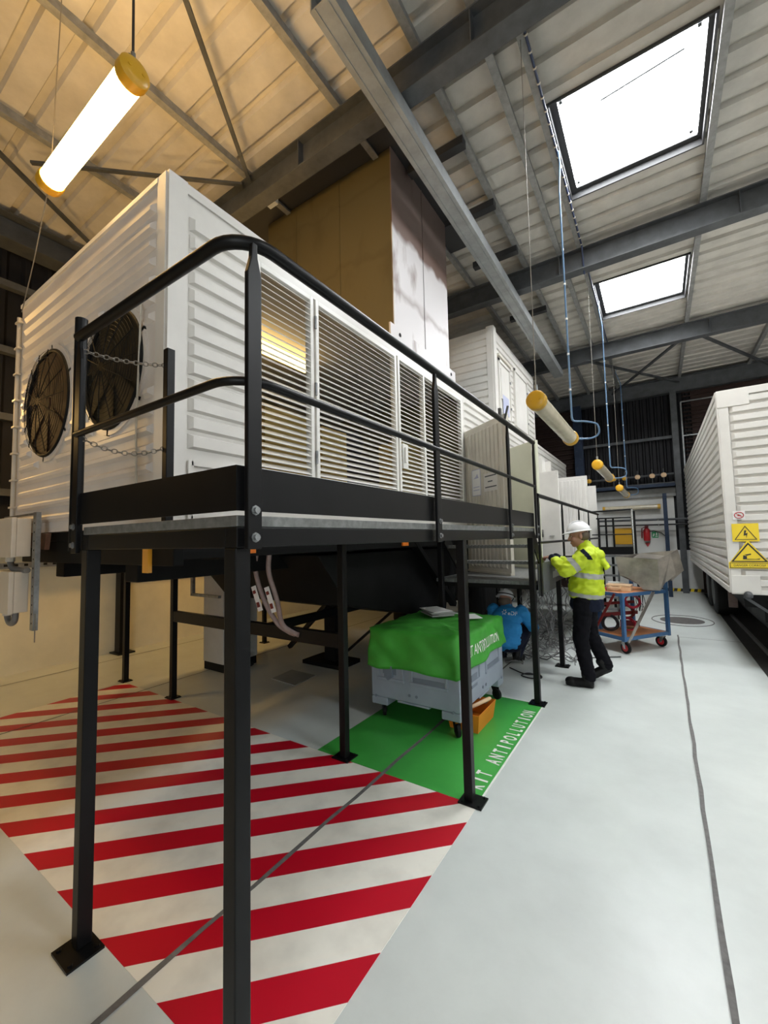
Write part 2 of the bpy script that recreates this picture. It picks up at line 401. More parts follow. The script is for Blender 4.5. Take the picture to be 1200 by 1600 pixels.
for yq in (4.04, 5.05, 6.08, 8.03):
    m = M(); m.box(-2.2, -1.52, yq - .05, yq + .05, 5.86, 5.95); struct(m.build('trimmer_beam', 'roof_dark'), 'short dark cross piece in the roof beside the chimney', 'trimmer')['group'] = 'roof trimmers beside the chimney'
m = M()                                                     # hanging galvanised channel
m.box(-1.90, -1.70, 2.05, 10.55, 5.45, 5.462); m.box(-1.90, -1.888, 2.05, 10.55, 5.462, 5.60); m.box(-1.712, -1.70, 2.05, 10.55, 5.462, 5.60); m.box(-1.888, -1.85, 2.05, 10.55, 5.588, 5.60); m.box(-1.75, -1.712, 2.05, 10.55, 5.588, 5.60); m.box(-1.86, -1.852, 2.05, 10.55, 5.444, 5.45); m.box(-1.75, -1.742, 2.05, 10.55, 5.444, 5.45)
struct(m.build('hoist_beam', 'galv_light'), 'long galvanised channel beam hung under the roof beams right of the chimney', 'beam')
m = M(); m.box(-4.6, -1.92, 3.2, 5.7, 5.99, 6.04); m.box(-4.6, -1.92, 3.2, 3.24, 5.7, 6.04)  # thin dark sheet under the deck around the chimney, with a front lip
struct(m.build('dark_sheet_trim', 'roof_dark'), 'dark sheet around the chimney at the roof', 'roof_sheet')

# walls
m = M(); m.box(X0, -7.0, Y0, Y1, 0, 1.50); m.box(X0, -6.93, Y0, Y1, 1.50, 1.56)
struct(m.build('wall_left', 'cream_wall'), 'low cream concrete wall along the left side', 'wall')
m = M(); m.box(X0 - .05, X0, Y0, Y1, 1.5, 6.1); m.ridges((X0, Y0, 1.56), (0, 0, 1), (0, 1, 0), (1, 0, 0), 4.3, Y1 - Y0, .25, .04, .12)
wl = struct(m.build('cladding_wall', 'dark_cladding'), 'dark ribbed cladding above the low cream wall', 'wall')
m = M()
for z in (2.3, 3.3, 4.2, 5.1): m.box(-7.16, -7.05, Y0, Y1, z, z + .09)
m.build('rail', 'grey_steel', wl)
m = M(); m.box(X0, -2.4, 14.1, 14.2, 0, 6.1); m.box(-2.4, .42, 14.1, 14.2, 0, 2.66); m.box(.42, 1.0, 14.1, 14.2, 0, 1.15)
struct(m.build('wall_back', 'white_wall'), 'white far wall behind the stairs', 'wall')
m = M(); m.box(-2.4, .47, 14.0, 14.16, 2.66, 2.90); struct(m.build('trim_8', 'grey_lintel'), 'grey lintel band across the far wall', 'lintel')
m = M(); m.box(-4.6, X1, 14.16, 14.22, 1.15, 6.1); m.ridges((-2.0, 14.16, 2.9), (0, 0, 1), (1, 0, 0), (0, -1, 0), 2.7, 5, .17, .045, .09)
struct(m.build('cladding_wall', 'dark_cladding'), 'black ribbed cladding high on the far wall', 'wall')
m = M(); m.box(-2.0, .47, 13.98, 14.08, 4.28, 4.36); m.box(-2.0, .47, 13.98, 14.08, 2.92, 3.0); struct(m.build('trim_9', 'grey_steel'), 'steel cladding rails across the black far wall', 'rail')
m = M(); m.box(-4.6, -1.98, 14.08, 14.12, 0, 5.9); m.ridges((-4.6, 14.08, 2.4), (1, 0, 0), (0, 0, 1), (0, -1, 0), 2.6, 3.3, .155, .05, .05)
struct(m.build('slatted_wall', 'maroon_slat'), 'dark brown slatted wall section beyond the container', 'wall')
m = M(); m.box(.95, X1, 14.08, 14.12, 0, 5.9); m.ridges((.75, 14.08, 3.6), (1, 0, 0), (0, 0, 1), (0, -1, 0), 4, 2.0, .11, .03, .04)
struct(m.build('door_1', 'maroon_slat'), 'brown slatted roller door behind the trailer', 'door')
m = M(); m.bar((.72, 13.98, 1.2), (.72, 13.98, 5.25), .03, .03); m.bar((.72, 13.98, 5.25), (2.6, 13.98, 5.25), .03, .03); m.bar((.72, 13.98, 4.3), (2.6, 13.98, 4.3), .03, .03)
struct(m.build('trim_10', 'galvanised'), 'pale steel frame around the roller door', 'frame')
def column(x, y, w, z1, mt, lab):
    m = M(); ibeam0 = [(x - w / 2, x + w / 2, y - .1, y - .085), (x - w / 2, x + w / 2, y + .085, y + .1), (x - .008, x + .008, y - .085, y + .085)]
    for a in ibeam0: m.box(*a, 0, z1)
    m.box(x - w / 2 + .01, x + w / 2 - .01, y - .08, y + .08, 0, z1)
    m.mi = 1
    for i in range(10): m.lathe((x + (-1) ** i * w * .2, y - .1, 2.9 + i * .26), (0, -1, 0), [(0, .012), (.006, .012)], 6)
    struct(m.build('column', [mt, 'grey_steel']), lab, 'column')
column(-1.90, 13.9, .24, 5.6, 'blue_steel', 'dark blue steel column at the far wall left of the black cladding')
column(.55, 13.95, .14, 5.6, 'grey_steel', 'dark steel column at the far wall beside the trailer')
m = M(); m.box(.145, .235, 12.9, 13.0, 0, 2.66); struct(m.build('column', 'blue_steel'), 'slim blue post in front of the white far wall', 'column')
m = M(); n = 22
for i in range(n):
    m.mi = i % 2; a = -.7 + i * .075; m.add([(a, 14.09, .02), (a + .075, 14.09, .02), (a + .095, 14.09, .10), (a + .02, 14.09, .10)], [(0, 1, 2, 3)])
struct(m.build('baseboard_back', ['sign_yellow', 'sign_black']), 'yellow and black hazard strip at the foot of the far wall', 'hazard strip')
m = M(); m.box(X1, X1 + .1, Y0, Y1, 0, 6.1); struct(m.build('wall_right', 'white_wall'), 'right wall of the hall, out of view', 'wall')
m = M(); m.box(X0, 1.2, Y0 - .1, Y0, 0, 6.1); m.box(5.2, X1, Y0 - .1, Y0, 0, 6.1); m.box(1.2, 5.2, Y0 - .1, Y0, 4.4, 6.1); struct(m.build('wall_front', 'white_wall'), 'wall behind the camera', 'wall')
m = M(); m.box(1.2, 5.2, Y0 - .08, Y0 - .05, 0, 4.4); struct(m.build('window_6', 'door_glow'), 'tall daylit translucent gate behind the camera', 'window')

# manhole and floor plate
m = M(); m.lathe((.28, 9.53, 0), (0, 0, 1), [(0, .34), (.006, .34), (.006, .33)], 40); mh = m.build('manhole_cover', 'manhole'); tag(mh, 'round dark manhole cover in the floor beyond the trolley', 'manhole cover')
m = M(); m.tube([V((.28 + .47 * math.cos(t), 9.53 + .56 * math.sin(t), .003)) for t in [i * math.pi / 20 for i in range(40)]], .007, 6, True); m.build('rim', 'joint_grey', mh)
m = M(); m.prism([(-3.92, 3.44, 0), (-3.50, 3.41, 0), (-3.54, 3.79, 0), (-3.96, 3.80, 0)], (0, 0, .006)); tag(m.build('floor_plate', 'plate_grey'), 'loose square metal plate lying on the floor under the container', 'plate')
# ------------------------------------------------------------------ access platform (upper deck)
def leg(parent, x, y, z1, w=.055, plate=(.13, .11), z0=0, off=(0, 0)):
    m = M(); m.box(x - w / 2, x + w / 2, y - w / 2, y + w / 2, z0 + .009, z1); l = m.build('leg', 'black_paint', parent, bev=.004)
    m = M(); m.box(x + off[0] - plate[0] / 2, x + off[0] + plate[0] / 2, y + off[1] - plate[1] / 2, y + off[1] + plate[1] / 2, z0 + .001, z0 + .010)
    for sx in (-1, 1):
        for sy in (-1, 1): m.lathe((x + off[0] + sx * plate[0] * .36, y + off[1] + sy * plate[1] * .36, z0 + .010), Zu, [(0, .009), (.008, .009)], 6)
    m.build('base_plate', 'black_paint', l); return l
def post(parent, x, y, z0, z1, w=.052, t=.018, n=(1, 0), bolts=True):
    """flat guard-rail post with a pinched tip"""
    N = V((n[0], n[1], 0)); T = V((-n[1], n[0], 0)); m = M(); b = V((x, y, 0))
    m.bar(b + Zu * z0, b + Zu * (z1 - .09), w, t, N) if False else None
    pr = [(z0, w, t), (z1 - .10, w, t), (z1 - .045, w * .45, t), (z1, w * .36, t)]
    vs = []
    for z, ww, tt in pr: vs += [b + Zu * z + T * sx * ww / 2 + N * sn * tt / 2 for sx, sn in ((-1, -1), (1, -1), (1, 1), (-1, 1))]
    fs = [(0, 1, 2, 3), (12, 13, 14, 15)]
    for i in range(3): fs += [(i * 4 + j, i * 4 + (j + 1) % 4, i * 4 + 4 + (j + 1) % 4, i * 4 + 4 + j) for j in range(4)]
    m.add(vs, fs); p = m.build('post', 'black_paint', parent, bev=.003)
    if bolts:
        for dz in (.035, .115):
            m = M(); m.lathe(b + N * t / 2 + Zu * (z0 + dz), N, [(0, .015), (.003, .015), (.003, .010), (.012, .010)], 8); m.build('bolt', 'galvanised', p)
    return p
PX = -1.0
pf = thing('access_platform', (-1.55, 2.5, 0), 'black steel raised walkway with handrail along the white container', 'platform')
m = M(); m.box(-2.07, -1.03, .775, 4.29, 1.668, 1.702); m.build('deck', 'grating', pf, bev=.003)
m = M()
for a in ((-1.085, -1.03), (-2.075, -2.02)): m.box(*a, .775, 4.29, 1.605, 1.667)
for a in ((.775, .83), (2.475, 2.525), (4.235, 4.29)): m.box(-2.02, -1.085, *a, 1.605, 1.667)
m.build('edge_beam', 'black_paint', pf, bev=.003)
for x, y, o in ((-1.06, .80, (0, 0)), (-2.05, .80, (0.02, -.02)), (-1.06, 2.5, (.02, 0)), (-2.05, 2.5, (0, 0)), (-1.06, 4.24, (0, 0)), (-2.05, 4.24, (0, 0))): leg(pf, x, y, 1.605, off=o, plate=(.15, .13))
for y in (.81, 2.06, 3.40, 4.26): post(pf, PX, y, 1.60, 2.545)
zt, zm = 2.56, 2.115
def rail(z, r, name, x0=-2.13):
    c = V((-1.13, .89, z)); q = arc(c, (0, -1, 0), (1, 0, 0), .13, 0, math.pi / 2, 8)
    m = M(); m.tube([V((x0, .76, z)), *q, V((PX, 4.27, z))], r, 14); m.build(name, 'black_paint', pf, smooth=40)
rail(zt, .021, 'top_rail'); rail(zm, .014, 'mid_rail')
m = M(); m.box(-2.10, -1.03, .768, .774, 1.715, 1.85); m.box(-1.03, -1.024, .768, 4.27, 1.715, 1.85); m.build('toe_board', 'black_paint', pf)
post(pf, -2.12, .765, 1.59, 2.555, n=(0, -1)); 
m = M(); m.tube([(-2.22, .80, 1.60), (-2.215, .80, 2.69)], .026, 12); m.build('gate_post', 'black_paint', pf, smooth=40)
m = M(); m.box(-2.025, -1.985, 1.085, 1.125, 1.70, 2.60); m.build('gate_post', 'black_paint', pf, bev=.003)
def chain(parent, p, q, d, name='chain'):
    pts = sag(p, q, d, 17); m = M(); i = 0
    for a, b in zip(pts, pts[1:]):
        c = (a + b) / 2; t = (b - a); L = t.length * .72; t.normalize(); s, u = m.frame(t); e = s if i % 2 else u; i += 1
        ov = [c + t * L * .85 * math.cos(w) + e * .010 * math.sin(w) for w in (2 * math.pi * j / 12 for j in range(12))]
        m.tube(ov, .0026, 5, True)
    m.build(name, 'steel_wire', parent, smooth=60)
chain(pf, (-2.19, .80, 2.53), (-2.02, 1.10, 2.52), .015); chain(pf, (-2.19, .80, 2.12), (-2.02, 1.10, 2.10), .05)
for z, y in ((1.505, 4.40), (1.325, 4.60)):
    m = M(); m.box(-2.0, -1.04, y - .09, y + .11, z, z + .03)
    for i in range(24): m.box(-1.99 + i * .0395, -1.97 + i * .0395, y - .095, y - .085, z + .004, z + .034)
    m.build('tread', 'grating', pf)
m = M(); m.bar((-1.045, 4.27, 1.62), (-1.045, 4.78, 1.14), .012, .14); m.bar((-1.995, 4.27, 1.62), (-1.995, 4.78, 1.14), .012, .14); m.each('stringer', 'black_paint', pf)

# lower landing with its own rail
lp = thing('landing_platform', (-1.5, 6.8, 0), 'lower black landing with grating and rail, the standing man leaning on it', 'platform')
m = M(); m.box(-2.15, -1.05, 4.32, 9.55, 1.13, 1.165)
for i in range(60): m.box(-2.14 + i * .0182, -2.132 + i * .0182, 4.314, 4.322, 1.13, 1.168)
m.build('deck', 'grating', lp)
m = M(); m.box(-1.09, -1.045, 4.35, 9.55, 1.075, 1.129); m.box(-2.15, -2.10, 4.35, 9.55, 1.075, 1.129); m.box(-2.1, -1.09, 4.32, 4.35, 1.085, 1.129); m.build('edge_beam', 'black_paint', lp)
m = M(); m.box(-1.030, -1.022, 4.33, 5.15, 1.02, 1.34); m.build('toe_board', 'grey_steel', lp)
m = M(); m.bar((-1.035, 5.0, 1.18), (-1.035, 5.66, 1.18), .03, .07); m.build('side_rail', 'galvanised', lp)
for x, y in ((-1.08, 5.60), (-1.08, 9.4), (-2.12, 7.5)): leg(lp, x, y, 1.075, plate=(.16, .14))
leg(lp, -2.11, 6.3, 1.075, w=.025, plate=(.06, .06)); leg(lp, -1.83, 6.6, 1.13, w=.02, plate=(.06, .06))
for y in (5.62, 6.95, 8.0, 9.35): post(lp, -1.0, y, 1.06, 2.03, bolts=False)
m = M(); m.tube([(-1.0, 4.33, 2.035), (-1.0, 9.4, 2.035)], .021, 12); m.build('top_rail', 'black_paint', lp, smooth=40)
m = M(); m.tube([(-1.0, 4.33, 1.555), (-1.0, 9.4, 1.555)], .014, 12); m.build('mid_rail', 'black_paint', lp, smooth=40)
post(lp, -1.0, 4.36, 1.02, 2.04, bolts=False)

# matching walkway on the far side, and the cross frame
fp = thing('far_platform', (-4.9, 2.5, 0), 'black walkway frame on the far side of the container, near the cream wall', 'platform')
m = M(); m.box(-5.44, -4.72, 1.9, 4.9, 1.62, 1.655); m.build('deck', 'grating', fp)
m = M(); m.box(-4.75, -4.70, 1.9, 4.9, 1.55, 1.619); m.box(-5.44, -5.38, 1.9, 4.9, 1.55, 1.619); m.box(-5.38, -4.75, 2.475, 2.525, 1.55, 1.619); m.build('edge_beam', 'black_paint', fp)
leg(fp, -5.41, 2.5, 1.55); leg(fp, -5.41, 4.6, 1.55)
m = M(); m.bar((-5.9, 2.62, .3), (-5.9, 2.62, 1.3), .07, .07); m.bar((-5.38, 2.62, .95), (-5.9, 2.62, 1.25), .03, .03); 
sf = thing('support_frame', (-3.2, 2.5, 0), 'black steel cross frame under the end of the container', 'frame')
leg(sf, -4.38, 2.5, 1.36)
m = M(); m.box(-4.35, -2.08, 2.475, 2.525, .80, .91); m.build('cross_beam', 'black_paint', sf, bev=.004)
m = M(); m.box(-3.05, -3.0, 2.53, 4.4, .80, .88); m.build('side_beam', 'black_paint', sf)
m = M(); m.bar((-4.1, 3.9, .25), (-2.9, 3.9, 1.35), .05, .05); m.bar((-3.6, 4.4, .1), (-2.6, 4.4, .9), .03, .03); m.each('brace', 'black_paint', sf)

# ------------------------------------------------------------------ generator container
CX, CY, CZ0, CZ1, CL, CYE = -2.2, 1.2, 1.73, 3.70, -4.53, 13.3
g = thing('generator_container', (-3.36, 7.2, 0), 'long white ribbed container with louvred doors and two round fans', 'container')
m = M(); t = .05
m.box(CL, CX, CY, CY + t, CZ0, CZ1)                      # end wall
m.box(CL, CL + t, CY + t, CYE, CZ0, CZ1)
m.box(CL + t, CX, CY + t, CYE, CZ0, CZ0 + .06); m.box(CL + t, CX, CY + t, CYE, CZ1 - .06, CZ1)
m.box(CX - t, CX, CY + t, 1.79, CZ0 + .06, CZ1 - .06); m.box(CX - t, CX, 1.79, 5.36, 3.56, CZ1 - .06); m.box(CX - t, CX, 1.79, 5.36, CZ0 + .06, 2.06)
m.box(CX - t, CX, 5.36, CYE, CZ0 + .06, CZ1 - .06); m.box(CL + t, CX - t, CYE - t, CYE, CZ0 + .06, CZ1 - .06); m.box(CL + t, CX - t, 5.4, 5.45, CZ0 + .06, CZ1 - .06)
m.ridges((CX, CY + .12, CZ0 + .42), (0, 1, 0), Zu, (1, 0, 0), .50, 1.5, .108, .022, .086, slope=.14)
m.ridges((CX, 5.42, CZ0 + .38), (0, 1, 0), Zu, (1, 0, 0), CYE - 5.5, 1.58, .108, .022, .086, slope=.14)
m.ridges((CX, CY + .20, CZ0 + .10), (0, 1, 0), Zu, (1, 0, 0), .40, .22, .1, .02, .065)
m.box(CX, CX + .018, CY + .14, 5.36, CZ0 + .02, CZ0 + .05); m.box(CX, CX + .018, CY + .14, 1.79, CZ0 + .335, CZ0 + .36); m.box(CX, CX + .018, CY + .12, CY + .15, CZ0 + .02, CZ0 + .36)
m.box(CX - .04, CX + .012, CY + .05, CYE, CZ1 - .03, CZ1 + .03)
body = m.build('body', 'white_panel', g)
FAN = [(-3.85, 2.72, .40), (-2.80, 2.72, .365)]
def cut(w, L):
    z = CZ0 + .05 + w; iv = [(.10, L - .12)]
    for fx, fz, fr in FAN:
        rr = fr * 1.22; d = abs(z - fz)
        if d < rr:
            h = math.sqrt(rr * rr - d * d); a, b = fx - CL - h, fx - CL + h
            iv = [q for p in iv for q in (((p[0], min(p[1], a)), (max(p[0], b), p[1])) if a < p[1] and b > p[0] else (p,)) if q[1] - q[0] > .05]
    return iv
m = M(); m.box(CL, CX + .002, CY - .006, CY, CZ0, CZ1); m.ridges((CL, CY - .006, CZ0 + .05), (1, 0, 0), Zu, (0, -1, 0), -CL + CX, 1.88, .1085, .024, .06, cut=cut, slope=.32)
m.build('end_panel', 'end_panel', g)
m = M(); m.box(CX - .005, CX + .02, CY - .012, CY + .10, CZ0, CZ1 + .03); m.box(CX - .09, CX - .005, CY - .018, CY - .006, CZ0, CZ1 + .03); m.box(CL, CX - .09, CY - .02, CY + .06, CZ1, CZ1 + .03); m.build('corner_post', 'white_panel', g)
for (fx, fz, fr), mt in zip(FAN, ('fan_brown', 'fan_dark')):
    y = CY - .03
    m = M(); m.lathe((fx, CY - .006, fz), (0, -1, 0), [(0, fr * 1.13), (.012, fr * 1.13), (.012, fr * .99), (.0, fr * .99)], 48); m.build('fan_collar', 'end_panel', g)
    m = M(); m.lathe((fx, CY - .007, fz), (0, -1, 0), [(0, fr), (.004, fr), (.004, .05), (.012, .04), (.012, .0)], 48)
    for i in range(7):
        a = i * 2 * math.pi / 7; d = V((math.cos(a), 0, math.sin(a))); s = V((-d.z, 0, d.x)); c = V((fx, CY - .014, fz))
        m.add([c + d * .06 - s * .03, c + d * .06 + s * .03, c + d * fr * .95 + s * .12 + V((0, -.010, 0)), c + d * fr * .95 - s * .05], [(0, 1, 2, 3)])
    f = m.build('fan', mt, g)
    f['label'] = 'left rusty brown cooling fan' if fx < -3 else 'right dark cooling fan beside the container corner'
    m = M()
    for q in range(1, 14): 
        r = fr * (.12 + .86 * q / 13); m.tube([V((fx + r * math.cos(t), y - .02 - .03 * (1 - (r / fr) ** 2), fz + r * math.sin(t))) for t in (2 * math.pi * i / 36 for i in range(36))], .0017, 4, True)
    for i in range(14):
        a = 2 * math.pi * i / 14; m.tube([V((fx + r * math.cos(a), y - .022 - .03 * (1 - (r / fr) ** 2), fz + r * math.sin(a))) for r in (.03, fr * .5, fr)], .003, 4)
    m.build('guard', 'black_rubber', f)
    m = M(); m.tube([V((fx + fr * 1.01 * math.cos(t), CY - .02, fz + fr * 1.01 * math.sin(t))) for t in (2 * math.pi * i / 48 for i in range(48))], .012, 8, True)
    for i in range(6):
        a = .4 + i * math.pi / 3; d = V((math.cos(a), 0, math.sin(a))); m.bar(V((fx, CY - .012, fz)) + d * fr, V((fx, CY - .012, fz)) + d * (fr + .05), .022, .012, (0, 1, 0))
    m.build('ring', 'black_rubber', f, smooth=60)
m = M(); m.tube([(-2.42, CY - .032, 3.1), (-2.46, CY - .032, 2.3), (-2.44, CY - .032, 1.8)], .006, 5); m.build('cable', 'box_cream', g)
m = M(); m.tube([(CL - .015, CY - .02, 1.85), (CL - .015, CY - .02, 3.62)], .018, 10)
for i in range(8): m.box(CL - .04, CL + .04, CY - .045, CY - .006, 1.95 + i * .23, 1.965 + i * .23)
m.build('conduit', 'box_cream', g, smooth=50)
# louvred doors
def louvre(y0, y1, z0, z1, name, hinge=None, mid=None):
    m = M(); f = .035; x0, x1 = CX - .045, CX + .014
    m.box(x0, x1, y0, y0 + f, z0, z1); m.box(x0, x1, y1 - f, y1, z0, z1); m.box(x0, x1, y0 + f, y1 - f, z0, z0 + f * 1.3); m.box(x0, x1, y0 + f, y1 - f, z1 - f, z1)
    if mid: m.box(x0, x1, mid - f / 2, mid + f / 2, z0 + f, z1 - f)
    p = m.build(name, 'white_slat', g, bev=.003)
    m = M(); z = z0 + f * 1.3 + .02
    while z < z1 - f - .01:
        m.add([(CX + .010, y0 + f, z - .010), (CX + .010, y1 - f, z - .010), (CX - .036, y0 + f, z + .026), (CX - .036, y1 - f, z + .026),
               (CX + .012, y0 + f, z - .005), (CX + .012, y1 - f, z - .005), (CX - .034, y0 + f, z + .031), (CX - .034, y1 - f, z + .031)],
              [(0, 1, 3, 2), (4, 6, 7, 5), (0, 4, 5, 1), (2, 3, 7, 6)]); z += .047
    m.build('slats', 'white_slat', p)
    if hinge is not None:
        m = M()
        for zz in (z0 + .2, (z0 + z1) / 2, z1 - .2): m.cyl((CX + .022, hinge, zz - .05), (CX + .022, hinge, zz + .05), .011, n=8)
        m.each('hinge', 'galvanised', p)
    return p
louvre(1.80, 2.36, 2.07, 3.555, 'louvre_panel')
d2 = louvre(2.385, 3.61, 2.07, 3.555, 'louvre_door', hinge=2.372)
d3 = louvre(3.64, 5.34, 2.07, 3.555, 'louvre_door', mid=4.22)
m = M(); m.box(CX + .014, CX + .03, 3.68, 3.78, 2.36, 2.62); m.box(CX + .03, CX + .05, 3.70, 3.725, 2.42, 2.58); m.build('latch', 'white_slat', d3)
m = M(); m.box(CL + .06, CL + .07, CY + .06, 5.39, CZ0 + .07, CZ1 - .07); m.box(CL + .07, CX - .06, 5.37, 5.39, CZ0 + .07, CZ1 - .07); m.build('lining', 'interior_olive', g)
m = M(); m.box(-3.0, -2.75, 2.35, 3.0, 1.80, 2.80); m.box(-2.95, -2.70, 3.02, 3.4, 1.80, 2.75); m.box(-3.1, -2.75, 4.6, 5.2, 1.8, 2.9); m.each('filter_cabinet', 'interior_yellow', g)
m = M(); m.box(-3.9, -3.1, 2.4, 4.9, 1.80, 2.7); m.lathe((-3.4, 3.0, 2.9), (0, 1, 0), [(0, .2), (1.4, .2)], 16); m.build('engine', 'grey_steel', g)
m = M(); m.box(-3.2, -3.1, 2.2, 3.3, 3.50, 3.58); m.build('interior_lamp', 'inner_tube', g)
# open access doors
def open_door(hx, hy, d, w, z0, z1, name, mt, rib=True, th=.045, side=-1):
    d = V((d[0], d[1], 0)).normalized(); n = V((d.y, -d.x, 0)) * 1.0
    if n.y > 0: n = -n
    h = V((hx, hy, 0)); m = M(); m.prism([h + Zu * z0, h + d * w + Zu * z0, h + d * w + Zu * z1, h + Zu * z1], -n * th)
    m.prism([h + Zu * z0 - n * .0, h + d * w + Zu * z0, h + d * w + Zu * (z0 + .03), h + Zu * (z0 + .03)], n * .012); 
    if rib: m.ridges(h + d * .05 + Zu * z0, Zu, d, n, z1 - z0, w - .08, .083, .020, .068, margin=.07, slope=.1)
    p = m.build(name, mt, g, bev=.003); return p, h, d, n
dr, h, d, n = open_door(-2.2, 5.42, (.807, -.59), .93, 1.165, 3.10, 'open_door', 'cream_door')
m = M(); o = h + n * .0215
def quad(m, u0, u1, z0, z1, e=0): m.prism([o + d * u0 + Zu * z0, o + d * u1 + Zu * z0, o + d * u1 + Zu * z1, o + d * u0 + Zu * z1], n * (.002 + e))
quad(m, .20, .40, 2.17, 2.52); st = m.build('data_sheet', 'paper', dr)
m = M()
for a in ((.20, .40, 2.17, 2.178), (.20, .40, 2.512, 2.52), (.20, .208, 2.17, 2.52), (.392, .40, 2.17, 2.52), (.23, .37, 2.28, 2.29), (.23, .37, 2.24, 2.25)): quad(m, *a, e=.001)
m.build('print_lines', 'sticker_blue', st)
m = M(); p0 = o + d * .30 + Zu * 2.40 + n * .0035; m.prism([p0 - d * .06, p0 + d * .06, p0 + d * .03 + Zu * .06, p0 - d * .01 + Zu * .02], n * .0005); m.build('print_mark', 'sticker_blue', st)
m = M(); quad(m, .47, .76, 2.20, 2.43); st = m.build('data_plate', 'white_panel', dr)
m = M()
for i, (a, b) in enumerate(((.50, .74), (.56, .66), (.50, .74))): quad(m, a, b, 2.385 - i * .07, 2.40 - i * .07, e=.001)
m.build('print_lines', 'grey_steel', st)
m = M(); m.bar(h + d * .90 + Zu * 3.0 + n * .05, h + d * .90 + Zu * 3.16 + n * .05, .05, .03); m.bar(h + d * .92 + Zu * 3.02, h + d * .99 + Zu * 3.17, .018, .018); m.build('stay', 'grey_steel', dr)
dr, h, d, n = open_door(-2.2, 6.6, (.807, -.59), 1.02, 1.165, 2.98, 'open_door', 'olive_panel', rib=False)
m = M(); m.bar(h + d * .99 + Zu * 1.2 + n * .02, h + d * .99 + Zu * 2.98 + n * .02, .05, .03); m.build('edge', 'white_panel', dr)
dr, h, d, n = open_door(-2.19, 9.0, (1, -.16), .56, 1.15, 2.95, 'open_door', 'white_panel', rib=False)
m = M(); m.cyl(h + d * .35 + Zu * 1.62 + n * .03, h + d * .45 + Zu * 1.62 + n * .03, .012, n=8); m.box(h.x + .18, h.x + .23, h.y - .10, h.y - .06, 1.60, 1.75); m.each('handle', 'chrome', dr)
dr, h, d, n = open_door(-1.84, 10.0, (1, 0), .60, 1.17, 2.93, 'open_door', 'white_panel', rib=False)
m = M(); m.ridges(h + d * .04 + Zu * 1.17, Zu, d, n, 1.74, .52, .075, .006, .06, margin=.06, slope=.1); m.build('ribs', 'white_panel', dr)
open_door(-1.40, 11.0, (1, .1), .22, 1.15, 2.80, 'open_door', 'white_panel', rib=False)
m = M(); m.box(CX, CX + .36, 9.3, 9.36, 1.15, 3.22); m.box(CX - .3, CX + .25, 9.02, 9.3, 1.73, 3.3); m.build('door_frame', 'white_panel', g)
# running gear below
m = M()
for x in (-4.1, -2.95): m.box(x, x + .16, 1.35, 13.0, 1.38, 1.729)
m.box(CL + .05, CX - .05, 1.25, 13.2, 1.66, 1.7295)
for i in range(9): m.box(-4.4, -2.3, 1.6 + i * 1.3, 1.68 + i * 1.3, 1.52, 1.66)
m.box(CX - .16, CX - .06, 1.3, 5.2, 1.53, 1.60); m.box(CL, CX, 1.25, 1.31, 1.50, 1.66)
m.prism([(-4.1, 2.55, 1.5), (-4.1, 2.95, 1.03), (-4.1, 4.95, .60), (-4.1, 5.2, 1.5)], (1.75, 0, 0))
m.bar((-2.3, 4.05, 1.6), (-2.3, 5.1, .75), .09, .06)
m.build('chassis', 'dark_chassis', g, bev=.006)
m = M()
m.box(-3.78, -3.60, 4.22, 4.40, .05, 1.5); m.build('landing_gear', 'dark_chassis', g, bev=.004)
m = M(); m.box(-4.05, -3.4, 4.08, 4.5, .001, .05); m.build('foot_plate', 'dark_chassis', g, bev=.004)
m = M(); m.lathe((-2.53, 4.0, 0), Zu, [(0, .10), (.02, .10), (.02, .055), (.35, .05), (.36, .03), (.62, .03)], 14); m.build('jack', 'dark_chassis', g, smooth=40)
m = M(); m.box(-4.25, -3.95, 6.6, 7.6, .02, 1.0); m.box(-2.75, -2.45, 6.6, 7.6, .02, 1.0); m.box(-4.0, -2.7, 6, 8, .6, 1.45); m.build('bogie', 'dark_chassis', g, bev=.12, seg=4)
for y in (1.72, 3.75):
    m = M(); m.box(CX - .06, CX - .045, y, y + .12, 1.55, 1.585); m.build('marker_light', 'marker_orange', g)
m = M(); m.box(-2.48, -2.42, 1.225, 1.249, 1.46, 1.60); m.build('reflector', 'amber_reflector', g)
for i, x in enumerate((-2.80, -2.64)):
    m = M(); m.tube(curve([(x, 2.3, 1.55), (x - .01, 2.3, 1.38), (x + .04, 2.34, 1.15), (x + .11 - i * .1, 2.42, .95), (x + .20 - i * .12, 2.46, .88), (x + .27 - i * .12, 2.47, .86)]), .020, 10); h_ = m.build('hose', 'hose_pink', g, smooth=60)
    m = M(); m.bar((x - .012, 2.276, 1.26), (x + .05, 2.30, 1.06), .055, .004, (0, 1, 0)); t_ = m.build('hose_tag', 'paper', h_)
    m = M(); m.bar((x - .002, 2.272, 1.225), (x + .008, 2.275, 1.20), .03, .004, (0, 1, 0)); m.bar((x + .028, 2.285, 1.13), (x + .04, 2.289, 1.09), .03, .004, (0, 1, 0)); m.each('tag_mark', 'dark_red', t_)

# rust-eaten box seen behind gate post
m = M(); m.prism([(-4.05, 1.16, 1.62), (-3.75, 1.16, 1.60), (-3.72, 1.16, 1.72), (-4.1, 1.16, 1.735)], (0, .03, 0)); m.build('torn_edge', 'rust', g)

